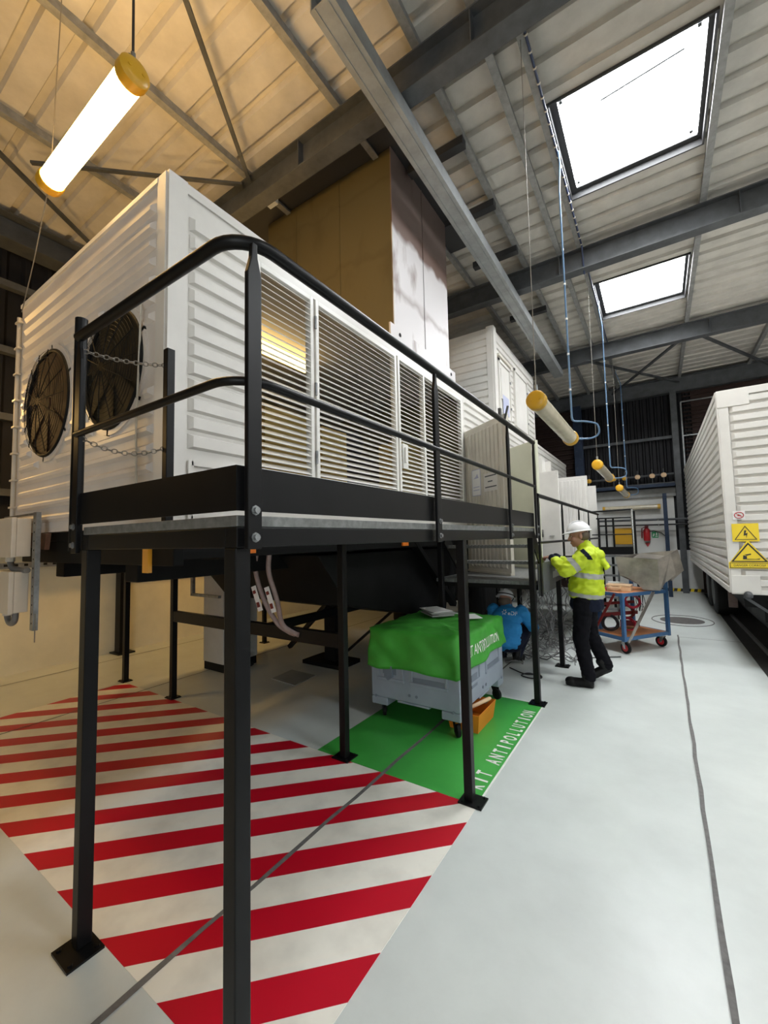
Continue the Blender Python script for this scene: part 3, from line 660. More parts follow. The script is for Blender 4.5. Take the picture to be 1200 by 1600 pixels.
# ------------------------------------------------------------------ chimney and upper cabin
ch = thing('chimney', (-3.2, 4.4, 3.73), 'tall square sheet metal chimney rising from the container to the roof', 'chimney')
m = M(); m.box(-4.25, -2.26, 3.70, 5.10, 3.735, 5.985); st = m.build('stack', 'stack_olive', ch, bev=.006)
m = M(); m.box(-2.259, -2.247, 3.69, 5.11, 3.80, 5.985); m.box(-2.245, -2.238, 4.40, 4.412, 3.85, 5.98); sd = m.build('side_sheet', 'stack_white', ch); sd['label'] = 'pale sheet side with rust runs and a dark sooty band'
m = M()
for x in (-3.72, -3.0): m.box(x, x + .014, 3.693, 3.70, 3.74, 5.98)
m.build('seam', 'stack_olive', ch)
m = M(); m.box(-2.235, -2.215, 3.56, 5.22, 3.74, 3.90); m.box(-4.3, -2.235, 3.56, 5.22, 3.735, 3.76)
fl = m.build('flange', 'stack_white', ch)
m = M()
for y in (3.75, 5.08): m.lathe((-2.214, y, 3.83), (1, 0, 0), [(0, .022), (.003, .022)], 12)
m.build('bolt_hole', 'black_rubber', fl)
cb = thing('roof_cabin', (-3.3, 8.3, 3.73), 'white ribbed cabin with doors standing on the container roof behind the chimney', 'cabin')
m = M(); m.box(-4.4, -2.22, 6.9, 9.75, 3.735, 5.28); m.ridges((-4.4, 6.9, 3.80), (1, 0, 0), Zu, (0, -1, 0), 2.10, 1.42, .128, .022, .108, slope=.12)
for y0, y1 in ((7.05, 9.65),): m.ridges((-2.22, y0, 3.80), (0, 1, 0), Zu, (1, 0, 0), y1 - y0, 1.45, .115, .02, .094, slope=.14, cut=lambda w, L: [(.0, L)] if w > 1.12 else [(.74, .98), (1.98, L)])
m.build('body', 'white_panel', cb)
m = M(); m.box(-2.225, -2.19, 6.885, 7.03, 3.735, 5.30); m.box(-2.32, -2.225, 6.875, 6.90, 3.735, 5.30); m.build('corner_post', 'white_panel', cb)
def cabdoor(y0, y1, z0, z1, win=None):
    m = M(); x = -2.22; m.box(x, x + .03, y0, y1, z0, z1)
    for a in ((y0, y0 + .05, z0, z1), (y1 - .05, y1, z0, z1), (y0, y1, z1 - .05, z1)): m.box(x + .03, x + .05, *a)
    if win: m.box(x + .03, x + .045, y0 + .12, y1 - .12, z0 + .3, z1 - .15)
    p = m.build('door', 'white_panel', cb)
    if win: m = M(); m.box(x + .045, x + .05, y0 + .16, y1 - .18, z0 + .04, z0 + .38); m.build('notice', 'sticker_blue', p)
    m = M(); m.box(x + .05, x + .07, y1 - .09, y1 - .06, z0 + .2, z0 + .24); m.box(x + .05, x + .07, y1 - .09, y1 - .06, z1 - .3, z1 - .26); m.build('latch', 'galvanised', p)
cabdoor(7.07, 7.76, 3.78, 4.78, True); cabdoor(8.05, 9.0, 3.78, 4.93)
m = M(); m.box(-2.22, -2.16, 7.06, 7.80, 4.82, 4.86); m.build('drip_rail', 'cream_door', cb)

# ------------------------------------------------------------------ parked trailer on the right
TX, TY, TZ0, TZ1 = .70, 6.40, .92, 3.32
tr = thing('trailer', (1.95, 10, 0), 'white ribbed box trailer parked in the dark lane with yellow warning signs', 'trailer')
m = M(); m.box(TX, TX + 2.5, TY, 13.7, TZ0, TZ1)
m.ridges((TX, TY + .05, TZ0 + .06), (0, 1, 0), Zu, (-1, 0, 0), 7.2, 2.28, .1085, .026, .086,  slope=.14); m.ridges((TX + .09, TY, TZ0 + .05), (1, 0, 0), Zu, (0, -1, 0), 2.35, 2.28, .1085, .030, .088,  slope=.14)
m.build('body', 'white_panel', tr)
m = M(); m.box(TX - .012, TX + .085, TY - .03, TY, TZ0, TZ1); m.box(TX - .026, TX - .012, TY - .03, TY + .05, TZ0, TZ1); m.box(TX - .012, TX + 2.5, TY - .032, TY, TZ1 - .075, TZ1 + .01); m.box(TX - .012, TX + 2.5, TY - .03, TY, TZ0 - .03, TZ0 + .02)
m.box(TX - .02, TX + .28, TY - .036, TY, TZ1 - .20, TZ1 + .01); m.box(TX - .014, TX + .25, TY - .036, TY, TZ0 - .02, TZ0 + .19); m.box(TX - .03, TX, TY, 13.7, TZ1 - .06, TZ1 + .01); m.box(TX - .03, TX, TY, 13.7, TZ0 - .02, TZ0 + .05)
m.build('corner_post', 'white_panel', tr, bev=.004)
ys = TY - .038
m = M(); m.box(TX + .03, TX + .27, ys, ys + .004, 1.505, 1.715); sg = m.build('warning_sign', 'sign_yellow', tr); sg['label'] = 'yellow sign with black lightning triangle'
def tri(m, cx, cz, w, h, t, y, d=.002):
    a, b, c = (cx - w / 2, cz), (cx + w / 2, cz), (cx, cz + h)
    gx, gz = cx, cz + h / 3
    i = [(gx + (p[0] - gx) * (1 - t), gz + (p[1] - gz) * (1 - t)) for p in (a, b, c)]
    o_ = [a, b, c]
    for k_ in range(3):
        p, q = o_[k_], o_[(k_ + 1) % 3]; r, s = i[k_], i[(k_ + 1) % 3]
        m.prism([(p[0], y, p[1]), (q[0], y, q[1]), (s[0], y, s[1]), (r[0], y, r[1])], (0, d, 0))
def flat(m, pts, y, d=.002): m.prism([(a, y, b) for a, b in pts], (0, d, 0))
m = M(); cx = TX + .15; tri(m, cx, 1.525, .205, .165, .13, ys - .002)
flat(m, [(cx - .008, 1.635), (cx + .010, 1.635), (cx + .000, 1.598), (cx + .020, 1.606), (cx + .006, 1.545), (cx + .006, 1.580), (cx - .018, 1.572)], ys - .002); m.build('symbol', 'sign_black', sg)
m = M(); cx = TX + .165; flat(m, [(cx - .185, 1.19), (cx + .185, 1.19), (cx + .185, 1.26), (cx + .17, 1.27), (cx + .012, 1.505), (cx - .012, 1.505), (cx - .17, 1.27), (cx - .185, 1.26)], ys, .004); sg = m.build('warning_sign', 'sign_yellow', tr); sg['label'] = 'triangular yellow corrosive warning sign with caption strip'
m = M(); tri(m, cx, 1.268, .33, .225, .16, ys - .002)
for a in ((cx - .17, cx + .17, 1.252, 1.258), (cx - .17, cx + .17, 1.196, 1.203), (cx - .176, cx - .17, 1.196, 1.258), (cx + .17, cx + .176, 1.196, 1.258)): m.box(a[0], a[1], ys - .002, ys, a[2], a[3])
flat(m, [(cx - .055, 1.298), (cx - .02, 1.298), (cx - .018, 1.335), (cx - .05, 1.345)], ys - .002); flat(m, [(cx - .02, 1.34), (cx + .02, 1.352), (cx + .02, 1.366), (cx - .04, 1.352)], ys - .002); flat(m, [(cx - .02, 1.296), (cx + .09, 1.296), (cx + .10, 1.308), (cx + .06, 1.302), (cx - .02, 1.304)], ys - .002)
put_text(m, 'DANGER CORROSIF', .036, (cx, ys - .001, 1.227), (1, 0, 0), (0, 0, 1), xs=.88); m.build('symbol', 'sign_black', sg)
m = M(); cx, cz = TX + .105, 1.815; m.box(cx - .055, cx + .055, ys, ys + .004, cz - .05, cz + .05); sg = m.build('sticker', 'paper', tr)
m = M(); m.tube([V((cx + .042 * math.cos(t), ys - .001, cz + .035 * math.sin(t))) for t in (2 * math.pi * i / 20 for i in range(20))], .005, 5, True); m.bar((cx - .03, ys - .001, cz + .024), (cx + .03, ys - .001, cz - .024), .006, .002, (0, 1, 0)); flat(m, [(cx - .02, cz - .01), (cx + .02, cz - .015), (cx + .022, cz - .005), (cx - .005, cz + .012)], ys - .001); m.build('symbol', 'red_paint', sg)
m = M(); m.box(TX + .385, TX + .55, ys - .05, ys, 1.30, 1.375); m.box(TX + .41, TX + .5, ys - .03, ys, 1.25, 1.30); m.build('marker_light', 'marker_orange', tr, bev=.006)
m = M(); m.box(TX + .3, TX + .5, TY + .2, 13.5, .55, .89); m.box(TX + 2, TX + 2.2, TY + .2, 13.5, .55, .89); m.box(TX + .1, TX + 2.4, TY + .02, TY + .12, .74, .89); m.box(TX + .15, TX + 2.3, TY + .3, 13.5, .86, .899); m.box(TX + .5, TX + 2.0, TY + .3, 12.8, .28, .6); m.build('chassis', 'dark_chassis', tr)
m = M(); m.lathe((TX + .13, TY - .06, .89), Zu, [(-.04, .02), (-.03, .04), (0, .045), (.03, .03), (.04, .01)], 14); m.bar((TX + .1, TY, .86), (TX + .3, TY, .70), .03, .03); m.bar((TX + .32, TY, .84), (TX + .42, TY, .62), .04, .03); m.build('coupling', 'grey_steel', tr, smooth=40)
def wheel(y):
    m = M(); c = V((TX + .16, y, .47)); prof = [(0, .30), (.01, .43), (.03, .462), (.10, .469), (.20, .469), (.27, .462), (.29, .43), (.30, .30)]
    m.lathe(c, (1, 0, 0), prof, 40)
    w = m.build('wheel', 'black_rubber', tr, smooth=40)
    m = M(); m.lathe(c + V((-.004, 0, 0)), (1, 0, 0), [(0, .28), (.02, .26), (.05, .12), (.03, .10), (.03, .0)], 28); m.build('rim', 'grey_steel', w, smooth=40)
for y in (10.6, 11.7): wheel(y)
m = M(); m.box(1.03, 1.16, 10.05, 10.1, .22, 1.0); m.build('mudflap', 'hose_pink', tr)
# ------------------------------------------------------------------ pendant tube lamps
def lamp(p, q, lit, label, r=.07, cap=None):
    p, q = V(p), V(q); d = (q - p).normalized(); L = (q - p).length
    t = thing('pendant_lamp', p.lerp(q, .5), label, 'lamp', 'pendant tube lamps')
    m = M(); m.lathe(p + d * .05, d, [(0, r), (L - .10, r)], 24); m.build('tube', 'lit_tube' if lit else 'tube_cover', t, smooth=40)
    for e, s in ((p, 1), (q, -1)):
        m = M(); m.lathe(e, d * s, [(-.018, r * .5), (-.012, r * .95), (0, r * 1.12), (.055, r * 1.15), (.075, r * 1.05)], 24)
        for k in (-1, 1):
            a, b = m.frame(d); m.lathe(e - d * s * .016 + a * k * r * .5, -d * s, [(0, .01), (.006, .01)], 8)
        m.build('end_cap', cap or ('amber_cap' if lit else 'yellow_plastic'), t, smooth=40)
    m = M(); m.tube([p + Zu * r * 1.1 + d * .03, p + Zu * (r + .06) + d * .03], .014, 8); m.tube([q + Zu * r * 1.1 - d * .03, q + Zu * (r + .05) - d * .03], .012, 8); m.each('hanger', 'galvanised', t)
    return t
def wire(p, q, r, name, mt, label, cat, group=None):
    m = M(); m.tube([p, q], r, 6); return tag(m.build(name, mt), label, cat, group)
l0 = lamp((-2.40, 1.10, 4.385), (-3.70, 1.10, 4.36), True, 'glowing warm tube lamp hung above the end of the container', r=.076)
m = M(); m.tube([(-2.43, 1.10, 4.48), (-2.44, 1.09, 5.99)], .008, 6); m.tube([(-2.43, 1.10, 4.48), (-2.52, 1.12, 4.60), (-2.66, 1.16, 4.64), (-2.88, 1.2, 4.82)], .007, 6); m.build('supply_cable', 'cable_black', l0)
m = M(); m.tube([(-3.67, 1.10, 4.45), (-3.69, 1.14, 5.99)], .004, 5); m.tube([(-3.72, 1.10, 4.31), (-4.1, 1.14, 3.95), (-4.5, 1.18, 3.66)], .004, 5); m.build('suspension_wire', 'steel_wire', l0)
for (x, y, z), lb in (((-5.95, .0, 3.2), 'glowing tube lamp along the cream wall, out of view to the left'), ((-5.85, 3.6, 3.1), 'glowing tube lamp along the cream wall, hidden behind the container')):
    l1 = lamp((x, y, z), (x, y + 1.15, z), True, lb)
    m = M(); m.tube([(x, y + .04, z + .09), (x, y + .04, 5.99)], .006, 6); m.tube([(x, y + 1.1, z + .09), (x, y + 1.1, 5.99)], .006, 6); m.build('suspension_wire', 'steel_wire', l1)
LD = ['unlit tube lamp with amber end cap hanging nearest, beside the roof cabin', 'unlit tube lamp with yellow end, middle of the row of three', 'unlit tube lamp with yellow end, farthest of the row before the white wall']
for i in range(3):
    y = 3.46 + 3.64 * i; z = 2.735 - .03 * i; x = -.775 + .05 * i; fx = -.735 + .06 * i
    l = lamp((x, y, z), (fx, y + 1.40, z - .06), False, LD[i], cap=None if i else 'amber_cap')
    m = M(); m.tube([(x, y + .03, z + .12), (x + .01, y + .03, 5.98)], .0035, 5); m.build('suspension_wire', 'steel_wire', l)
    yc = y + 1.36; xq = fx + .02
    m = M(); pts = [(-.70 + .02 * i, yc - .02, 5.95), (-.69, yc - .03, 5.80), (xq, yc, 5.5), (xq, yc + .02, z + .16)]
    m.tube(pts, .010, 8); m.build('conduit', 'blue_conduit', l, smooth=60)
    m = M(); c = [V((xq, yc + .02, z + .17)), V((xq + .02, yc + .04, z + .13)), V((xq + .12, yc + .14, z + .13)), V((xq + .22, yc + .22, z + .10)), V((xq + .23, yc + .24, z + .0)), V((xq + .15, yc + .2, z - .05)), V((fx + .03, y + 1.42, z - .06))]
    m.tube(curve(c), .010, 8); m.build('flexible_cable', 'blue_conduit', l, smooth=60)
    m = M()
    for zz in (3.2, 3.6, 4.0, 4.4, 4.8, 5.2): m.cyl((xq, yc + .01, zz), (xq, yc + .01, zz + .02), .013, n=8)
    m.each('cable_tie', 'paper', l)
m = M(); m.tube([(-.715, 3.2, 5.94), (-.715, 6.6, 5.94), (-.715, 6.75, 5.58), (-.715, 6.9, 5.94), (-.715, 10.4, 5.94)], .012, 8); cbl = m.build('cable_run', 'cable_navy', smooth=60); tag(cbl, 'blue cable clipped along the roof purlin by the skylights', 'cable')
m = M()
for i in range(22): m.cyl((-.715, 3.3 + i * .155, 5.94), (-.715, 3.315 + i * .155, 5.94), .018, n=8)
m.each('cable_clip', 'box_cream', cbl)
m = M(); m.box(-3.86, -3.72, 3.3, 3.4, 5.82, 5.89); tag(m.build('glint_block', 'glint'), 'pale block painted as a bright glint under the deep roof beam left of the chimney', 'glint_block')  # bright glint painted as a pale block, not a lamp

# ------------------------------------------------------------------ crate under green cover
ct = thing('pallet_crate', (-1.84, 3.72, 0), 'grey plastic crate on castors under the printed green cover', 'crate')
bx0, bx1, by0, by1, bz0, bz1 = -2.27, -1.40, 3.17, 4.27, .205, .80
m = M(); m.box(bx0, bx1, by0, by1, bz0, bz1)
for x in (bx0, bx1 - .17):
    for y in (by0, by1 - .16): m.box(x, x + .17, y, y + .16, .135, bz0)
m.box(-2.0, -1.68, by0, by0 + .1, .185, bz0); m.box(bx1 - .1, bx1, 3.6, 3.86, .185, bz0)
m.build('body', 'crate_grey', ct, bev=.018, seg=3)
m = M(); e = .012
def rim(u0, u1, z0, z1, face):
    t = .028
    for a, b, c, d in ((u0, u1, z0, z0 + t), (u0, u1, z1 - t, z1), (u0, u0 + t, z0 + t, z1 - t), (u1 - t, u1, z0 + t, z1 - t)):
        if face == 'f': m.box(a, b, by0 - e, by0 + .005, c, d)
        else: m.box(bx1 - .005, bx1 + e, a, b, c, d)
rim(-2.20, -1.92, .36, .74, 'f'); rim(-1.86, -1.50, .36, .74, 'f'); rim(3.30, 3.62, .36, .74, 's'); rim(3.76, 4.16, .36, .74, 's')
m.build('side_ribs', 'crate_grey', ct, bev=.006)
m = M(); m.box(-2.14, -2.0, by0 - .004, by0 + .002, .42, .54); m.box(-1.83, -1.53, by0 - .004, by0 + .002, .39, .43); m.box(bx1 - .002, bx1 + .004, 3.80, 4.12, .39, .43); m.box(bx1 - .002, bx1 + .004, 3.42, 3.55, .33, .44)
for p in ((-2.22, .21), (-1.87, .27), (-1.80, .27), (-1.46, .21)): m.lathe((p[0], by0 - .002, p[1]), (0, -1, 0), [(0, .013), (.004, .013)], 10)
for p in ((3.25, .21), (3.68, .27), (3.76, .27), (4.2, .21)): m.lathe((bx1 + .002, p[0], p[1]), (1, 0, 0), [(0, .013), (.004, .013)], 10)
m.build('recess', 'crate_dark', ct)
m = M(); m.box(-2.11, -2.03, by0 - .03, by0, .40, .50); m.lathe((-2.06, by0 - .035, .40), (0, -1, 0), [(0, .02), (.01, .02)], 10); m.build('drain_tap', 'crate_dark', ct)
def castor(parent, x, y, ang, zt, r=.05, wm='black_rubber', hm='dark_chassis', rimm=None):
    d = V((math.cos(ang), math.sin(ang), 0)); s = V((-d.y, d.x, 0)); c = V((x, y, r + .001)) + d * .025
    m = M(); m.lathe(V((x, y, zt - .012)), Zu, [(0, .03), (.011, .03)], 12)
    for k in (-1, 1): m.prism([c + s * k * .021 - d * .012 - Zu * .012, c + s * k * .021 + d * .014 - Zu * .012, V((x, y, zt - .012)) + s * k * .021 + d * .03, V((x, y, zt - .012)) + s * k * .021 - d * .03], s * k * .004)
    f = m.build('castor', hm, parent)
    m = M(); m.lathe(c - s * .016, s, [(0, r * .8), (.003, r), (.029, r), (.032, r * .8)], 24); w = m.build('wheel', wm, f, smooth=40)
    if rimm:
        m = M(); m.lathe(c - s * .018, s, [(0, r * .62), (.036, r * .62)], 20); m.build('hub', rimm, f, smooth=40)
    return f
for x, y, a in ((-1.47, 3.24, -.8), (-2.19, 3.26, 2.2), (-1.46, 4.17, -.4), (-2.2, 4.2, .6)): castor(ct, x, y, a, .136)
cv = M(); cx, cy, hx, hy, zt = (bx0 + bx1) / 2, (by0 + by1) / 2, (bx1 - bx0) / 2 + .012, (by1 - by0) / 2 + .012, .815
NP = 160
def edge(t):
    P = 2 * (hx + hy) * 2; s = t * P; c = [(-hx, -hy), (hx, -hy), (hx, hy), (-hx, hy)]; L = [2 * hx, 2 * hy, 2 * hx, 2 * hy]
    for i in range(4):
        if s <= L[i] + 1e-9:
            a, b = V((*c[i], 0)), V((*c[(i + 1) % 4], 0)); dd = (b - a).normalized(); p = a + dd * s; n = V((dd.y, -dd.x, 0))
            e = min(s, L[i] - s); cr = max(0, 1 - e / .035)
            return p, n, cr, i, s / L[i]
        s -= L[i]
    return V((-hx, -hy, 0)), V((0, -1, 0)), 1, 0, 0
rows = []
NT, NS = 14, 14
for j in range(NT + NS + 1):
    row = []
    for i in range(NP):
        p, n, cr, side, f = edge(i / NP)
        if j <= NT:
            s = j / NT; q = p * s * (1 - .012 * (s == 1))
            z = zt + .016 * noise.noise(V((q.x * 4, q.y * 4, 1))) + .014 * noise.noise(V((q.x * 11, q.y * 11, 3))) - (.005 if s == 1 else 0) - .012 * max(0, .5 - abs(s - .7)) * math.sin(f * 9)
            row.append(V((cx + q.x, cy + q.y, z)))
        else:
            k = (j - NT) / NS
            drop = {0: .325, 1: .30 - .05 * f + .01 * math.sin(f * 9), 2: .28, 3: .30}[side] + .012 * math.sin(i * .25)
            fold = .014 * math.sin(i * .37 + side) * k + .022 * noise.noise(V((p.x * 7, p.y * 7, k * 2.5)))
            out = .008 + .022 * k + fold + .012 * cr * k
            q = p * (1.0 - .03 * cr * (1 - k * .5)) + n * max(.006, out)
            row.append(V((cx + q.x, cy + q.y, zt - .005 - drop * k)))
    rows.append(row)
vs = [v for r in rows for v in r]; n_ = NP
cv.add(vs, [(a * n_ + i, a * n_ + (i + 1) % n_, (a + 1) * n_ + (i + 1) % n_, (a + 1) * n_ + i) for a in range(NT + NS) for i in range(n_)])
cloth = cv.build('crate_cover', 'green_cloth', smooth=75, solid=.004); tag(cloth, 'green fabric cover with white lettering draped over the grey crate', 'cover')
bv = BVHTree.FromPolygons([tuple(v) for v in vs], [tuple(p.vertices) for p in cloth.data.polygons])
def project(vs3, fs, dirv, bvh, off):
    out = []
    for p in vs3:
        h = bvh.ray_cast(p, dirv)
        out.append((h[0] - dirv * off) if h[0] else p)
    return out
m = M(); tv, tf = text_geo('KIT ANTIPOLLUTION', .125, xs=.60, off=.001)
bm = bmesh.new(); bvv = [bm.verts.new(v) for v in tv]
for f in tf: bm.faces.new([bvv[i] for i in f])
bmesh.ops.triangulate(bm, faces=bm.faces); bmesh.ops.subdivide_edges(bm, edges=[e for e in bm.edges if e.calc_length() > .03], cuts=1); bm.verts.index_update()
tv = [v.co.copy() for v in bm.verts]; tf = [tuple(v.index for v in f.verts) for f in bm.faces]; bm.free()
tv = [V((bx1 + .5, 3.665 + v.x, .655 + v.y)) for v in tv]
m.add(project(tv, tf, V((-1, 0, 0)), bv, .005), tf); m.build('lettering', 'white_paint', cloth, fix=False)
pp = thing('document_stack', (-1.93, 3.98, .83), 'stack of papers and folders lying on the green cover', 'papers', None)
random.seed(4)
def sheet(m, cx, cy, z, a, w=.21, h=.297, t=.004):
    mw = Matrix.Translation((cx, cy, z)) @ Matrix.Rotation(a, 4, 'Z'); m.box(-w / 2, w / 2, -h / 2, h / 2, 0, t, mw)
z = .838
for i in range(5):
    m = M(); sheet(m, -1.95 + random.uniform(-.02, .02), 3.95 + random.uniform(-.02, .02), z, .9 + random.uniform(-.15, .15), .24, .32, .006); z += .0075
    m.build('folder', 'paper_edge', pp)
m = M(); sheet(m, -1.99, 3.96, z, .95, .21, .34, .004); m.build('sheet', 'paper', pp)
m = M(); mw = Matrix.Translation((-1.62, 3.98, .832)) @ Matrix.Rotation(.7, 4, 'Z'); m.box(-.09, .09, -.12, .12, 0, .003, mw); tag(m.build('paper_sheet', 'paper'), 'single white sheet lying on the green cover beside the stack', 'paper')
bn = thing('orange_bin', (-1.45, 3.5, 0), 'orange plastic tray on the floor under the crate', 'bin')
m = M(); x0, x1, y0, y1 = -1.60, -1.31, 3.33, 3.75
def frust(m, z0, z1, e0, e1):
    a = [(x0 - e0, y0 - e0), (x1 + e0, y0 - e0), (x1 + e0, y1 + e0), (x0 - e0, y1 + e0)]; b = [(x0 - e1, y0 - e1), (x1 + e1, y0 - e1), (x1 + e1, y1 + e1), (x0 - e1, y1 + e1)]
    m.add([(p[0], p[1], z0) for p in a] + [(p[0], p[1], z1) for p in b], [(i, (i + 1) % 4, 4 + (i + 1) % 4, 4 + i) for i in range(4)])
frust(m, .004, .155, -.022, 0); m.add([(x0 + .022, y0 + .022, .004), (x1 - .022, y0 + .022, .004), (x1 - .022, y1 - .022, .004), (x0 + .022, y1 - .022, .004)], [(0, 1, 2, 3)])
m.build('tray', 'orange_plastic', bn, solid=.006)
m = M(); m.tube(curve([(-1.55, 3.42, .12), (-1.42, 3.45, .17), (-1.34, 3.56, .20), (-1.34, 3.68, .18), (-1.40, 3.73, .12)]), .016, 10); m.build('grip', 'light_wood', bn, smooth=60)

# ------------------------------------------------------------------ blue trolley
tc = V((-.425, 7.04, 0)); A = V((.585, .811, 0)); B = V((-.811, .585, 0)); ha, hb = .43, .27
def T(a, b, z): return tc + A * a + B * b + Zu * z
tl = thing('trolley', tc, 'blue framed two deck trolley on red castors behind the standing man', 'trolley')
def deckp(z, name):
    m = M(); m.prism([T(-ha, -hb, z), T(ha, -hb, z), T(ha, hb, z), T(-ha, hb, z)], Zu * .018); m.build(name, 'plywood', tl)
deckp(.205, 'lower_deck'); deckp(.795, 'upper_deck')
m = M()
for z in (.19, .78):
    for p, q in ((T(-ha, -hb, z), T(ha, -hb, z)), (T(ha, -hb, z), T(ha, hb, z)), (T(ha, hb, z), T(-ha, hb, z)), (T(-ha, hb, z), T(-ha, -hb, z))): m.bar(p + Zu * .012, q + Zu * .012, .03, .045)
for a, b, zt_ in ((-ha, -hb, .82), (ha, -hb, 1.03), (ha, hb, 1.03), (-ha + .18, hb, .82)): m.bar(T(a, b, .17), T(a, b, zt_), .042, .042, A)
m.build('frame', 'trolley_blue', tl)
m = M(); m.bar(T(-ha + .05, -hb - .02, .16), T(ha - .30, -hb - .02, .80), .03, .012, B); m.bar(T(-ha + .10, -hb - .02, .20), T(ha - .26, -hb - .02, .80), .02, .012, B); m.build('brace', 'steel', tl)
m = M(); m.bar(T(-ha - .02, hb - .05, .2), T(-ha - .02, -hb + .1, .80), .03, .015, A); m.build('rear_brace', 'dark_red', tl)
for a, b, an in ((-ha + .05, -hb + .05, -.7), (ha - .05, -hb + .05, 2.6), (ha - .05, hb - .05, 1), (-ha + .05, hb - .05, 2.9)):
    p = T(a, b, 0); castor(tl, p.x, p.y, an, .168, r=.076, wm='black_rubber', hm='chrome', rimm='red_paint')
def coil(name, mt, c, ax, R_, r, n, label, cat='cable', tilt=.0):
    m = M(); ax = V(ax).normalized(); a, b = m.frame(ax); pts = []
    for i in range(n * 24 + 1):
        t = 2 * math.pi * i / 24; rr = R_ * (1 + .10 * math.sin(i * .37) ) ; pts.append(V(c) + (a * math.cos(t) + b * math.sin(t)) * rr + ax * (.03 * math.sin(i * .21)))
    m.tube(pts, r, 6); return tag(m.build(name, mt, smooth=60), label, cat)
coil('cable_coil', 'cable_black', T(-.25, .10, .345), (.35, -1, .25), .10, .011, 6, 'coil of black cable leaning on the lower deck of the trolley')
for i, (a, b, z) in enumerate(((.05, .05, .28), (.12, .12, .45), (.1, 0, .62))):
    coil('cable_coil', 'cable_red' if i != 1 else 'dark_red', T(a, b, z + .02), (.3, -1, .3), .09, .009, 4, ('lower red cable coil inside the trolley', 'dark red cable coil hung in the middle of the trolley', 'upper red cable coil hung below the trolley top')[i])
m = M()
random.seed(3)
for i in range(8):
    a = .12 + i * .022; pts = [T(a, -.05, .785)] + [T(a + random.uniform(-.02, .02), -.05 + random.uniform(-.02, .02), .78 - j * .07) for j in range(1, 5)]; m.tube(pts, .005, 5)
tag(m.build('hanging_leads', 'cable_grey', smooth=60), 'bunch of thin grey leads hanging under the trolley top', 'cables')
m = M(); m.box(-.55, -.30, 7.22, 7.24, .26, .34); m.bar(T(-.38, .1, .47), T(.3, .1, .45), .03, .05); m.bar(T(-.38, .14, .62), T(.3, .14, .60), .02, .04); m.build('rail_shelf', 'dark_red', tl)
cs = thing('wooden_case', T(-.17, -.02, .814), 'small light wooden case with handle lying on the trolley top', 'case')
mw = Matrix.Translation(T(-.17, -.02, .814)) @ Matrix.Rotation(-.08, 4, 'Z')
m = M(); m.box(-.155, .155, -.09, .09, 0, .062, mw); m.build('base', 'light_wood', cs, bev=.004)
m = M(); m.box(-.158, .158, -.093, .093, .065, .092, mw); m.build('lid', 'light_wood', cs, bev=.004)
m = M(); m.box(-.12, -.09, -.115, -.09, .02, .07, mw); m.box(.01, .04, -.115, -.09, .02, .07, mw); m.box(-.12, .04, -.125, -.112, .03, .055, mw); m.build('handle', 'light_wood', cs, bev=.004)
m = M(); mw = Matrix.Translation(T(-.02, .16, .814)) @ Matrix.Rotation(.1, 4, 'Z'); m.box(-.11, .11, -.06, .06, 0, .10, mw); tag(m.build('instrument_box', 'cabinet_grey', bev=.012), 'grey instrument box behind the wooden case on the trolley', 'box')
coil('cable_coil', 'cable_red', T(-.36, .08, .830), (0, 0, 1), .035, .006, 2, 'tiny red lead curled on the corner of the trolley top')
hp = thing('metal_hopper', (-.15, 7.05, .82), 'bent sheet metal hopper standing at the right end of the trolley', 'hopper')
def sheetm(pts, name='sheet', lab=None):
    m = M(); m.add(pts, [tuple(range(len(pts)))]); o = m.build(name, 'steel', hp, solid=.006); 
    if lab: o['label'] = lab
    return o
sheetm([(-.545, 7.0, 1.295), (-.03, 6.92, 1.255), (-.02, 6.92, .83), (-.22, 6.96, .83), (-.30, 6.97, .93), (-.42, 6.98, 1.0), (-.50, 6.99, 1.02)], 'front_sheet')
sheetm([(-.03, 6.92, 1.255), (.13, 7.03, 1.345), (.175, 7.05, 1.05), (.04, 6.98, .93), (-.02, 6.92, .83)], 'wing_sheet')
sheetm([(.07, 6.99, 1.315), (.215, 7.12, 1.395), (.27, 7.15, 1.10), (.12, 7.03, .96)], 'wing_sheet')
sheetm([(-.32, 6.967, 1.282), (-.03, 6.922, 1.26), (.10, 7.25, 1.31), (-.25, 7.32, 1.33)], 'top_flap')
sheetm([(-.545, 7.0, 1.295), (-.25, 7.32, 1.33), (-.25, 7.30, .85), (-.50, 6.99, 1.02)], 'back_sheet'); sheetm([(-.25, 7.32, 1.33), (.21, 7.13, 1.38), (.12, 7.1, .96), (-.25, 7.30, .85)], 'back_sheet')

# ------------------------------------------------------------------ stairs at the back
bs = thing('access_stairs', (-.75, 10, 0), 'dark metal stairs and landing with rails before the white far wall', 'stairs')
m = M(); m.box(-1.2, -.40, 10.0, 10.9, 1.145, 1.18)
for i in range(26): m.box(-1.19 + i * .03, -1.175 + i * .03, 9.99, 10.0, 1.15, 1.19)
m.build('landing', 'galvanised', bs)
m = M(); m.box(-1.2, -.42, 10.02, 10.03, 1.2, 1.36); m.build('toe_board', 'black_paint', bs)
for i in range(5):
    z = .965 - i * .2; y = 9.92 - i * .17; m = M(); m.box(-1.22, -.72, y - .09, y + .1, z, z + .03)
    for k_ in range(18): m.box(-1.21 + k_ * .028, -1.195 + k_ * .028, y - .1, y - .09, z + .005, z + .036)
    m.build('tread', 'galvanised', bs)
m = M(); m.bar((-1.23, 10.0, 1.1), (-1.23, 9.1, .05), .02, .16); m.bar((-.71, 10.0, 1.1), (-.71, 9.1, .05), .02, .16); m.build('stringer', 'black_paint', bs)
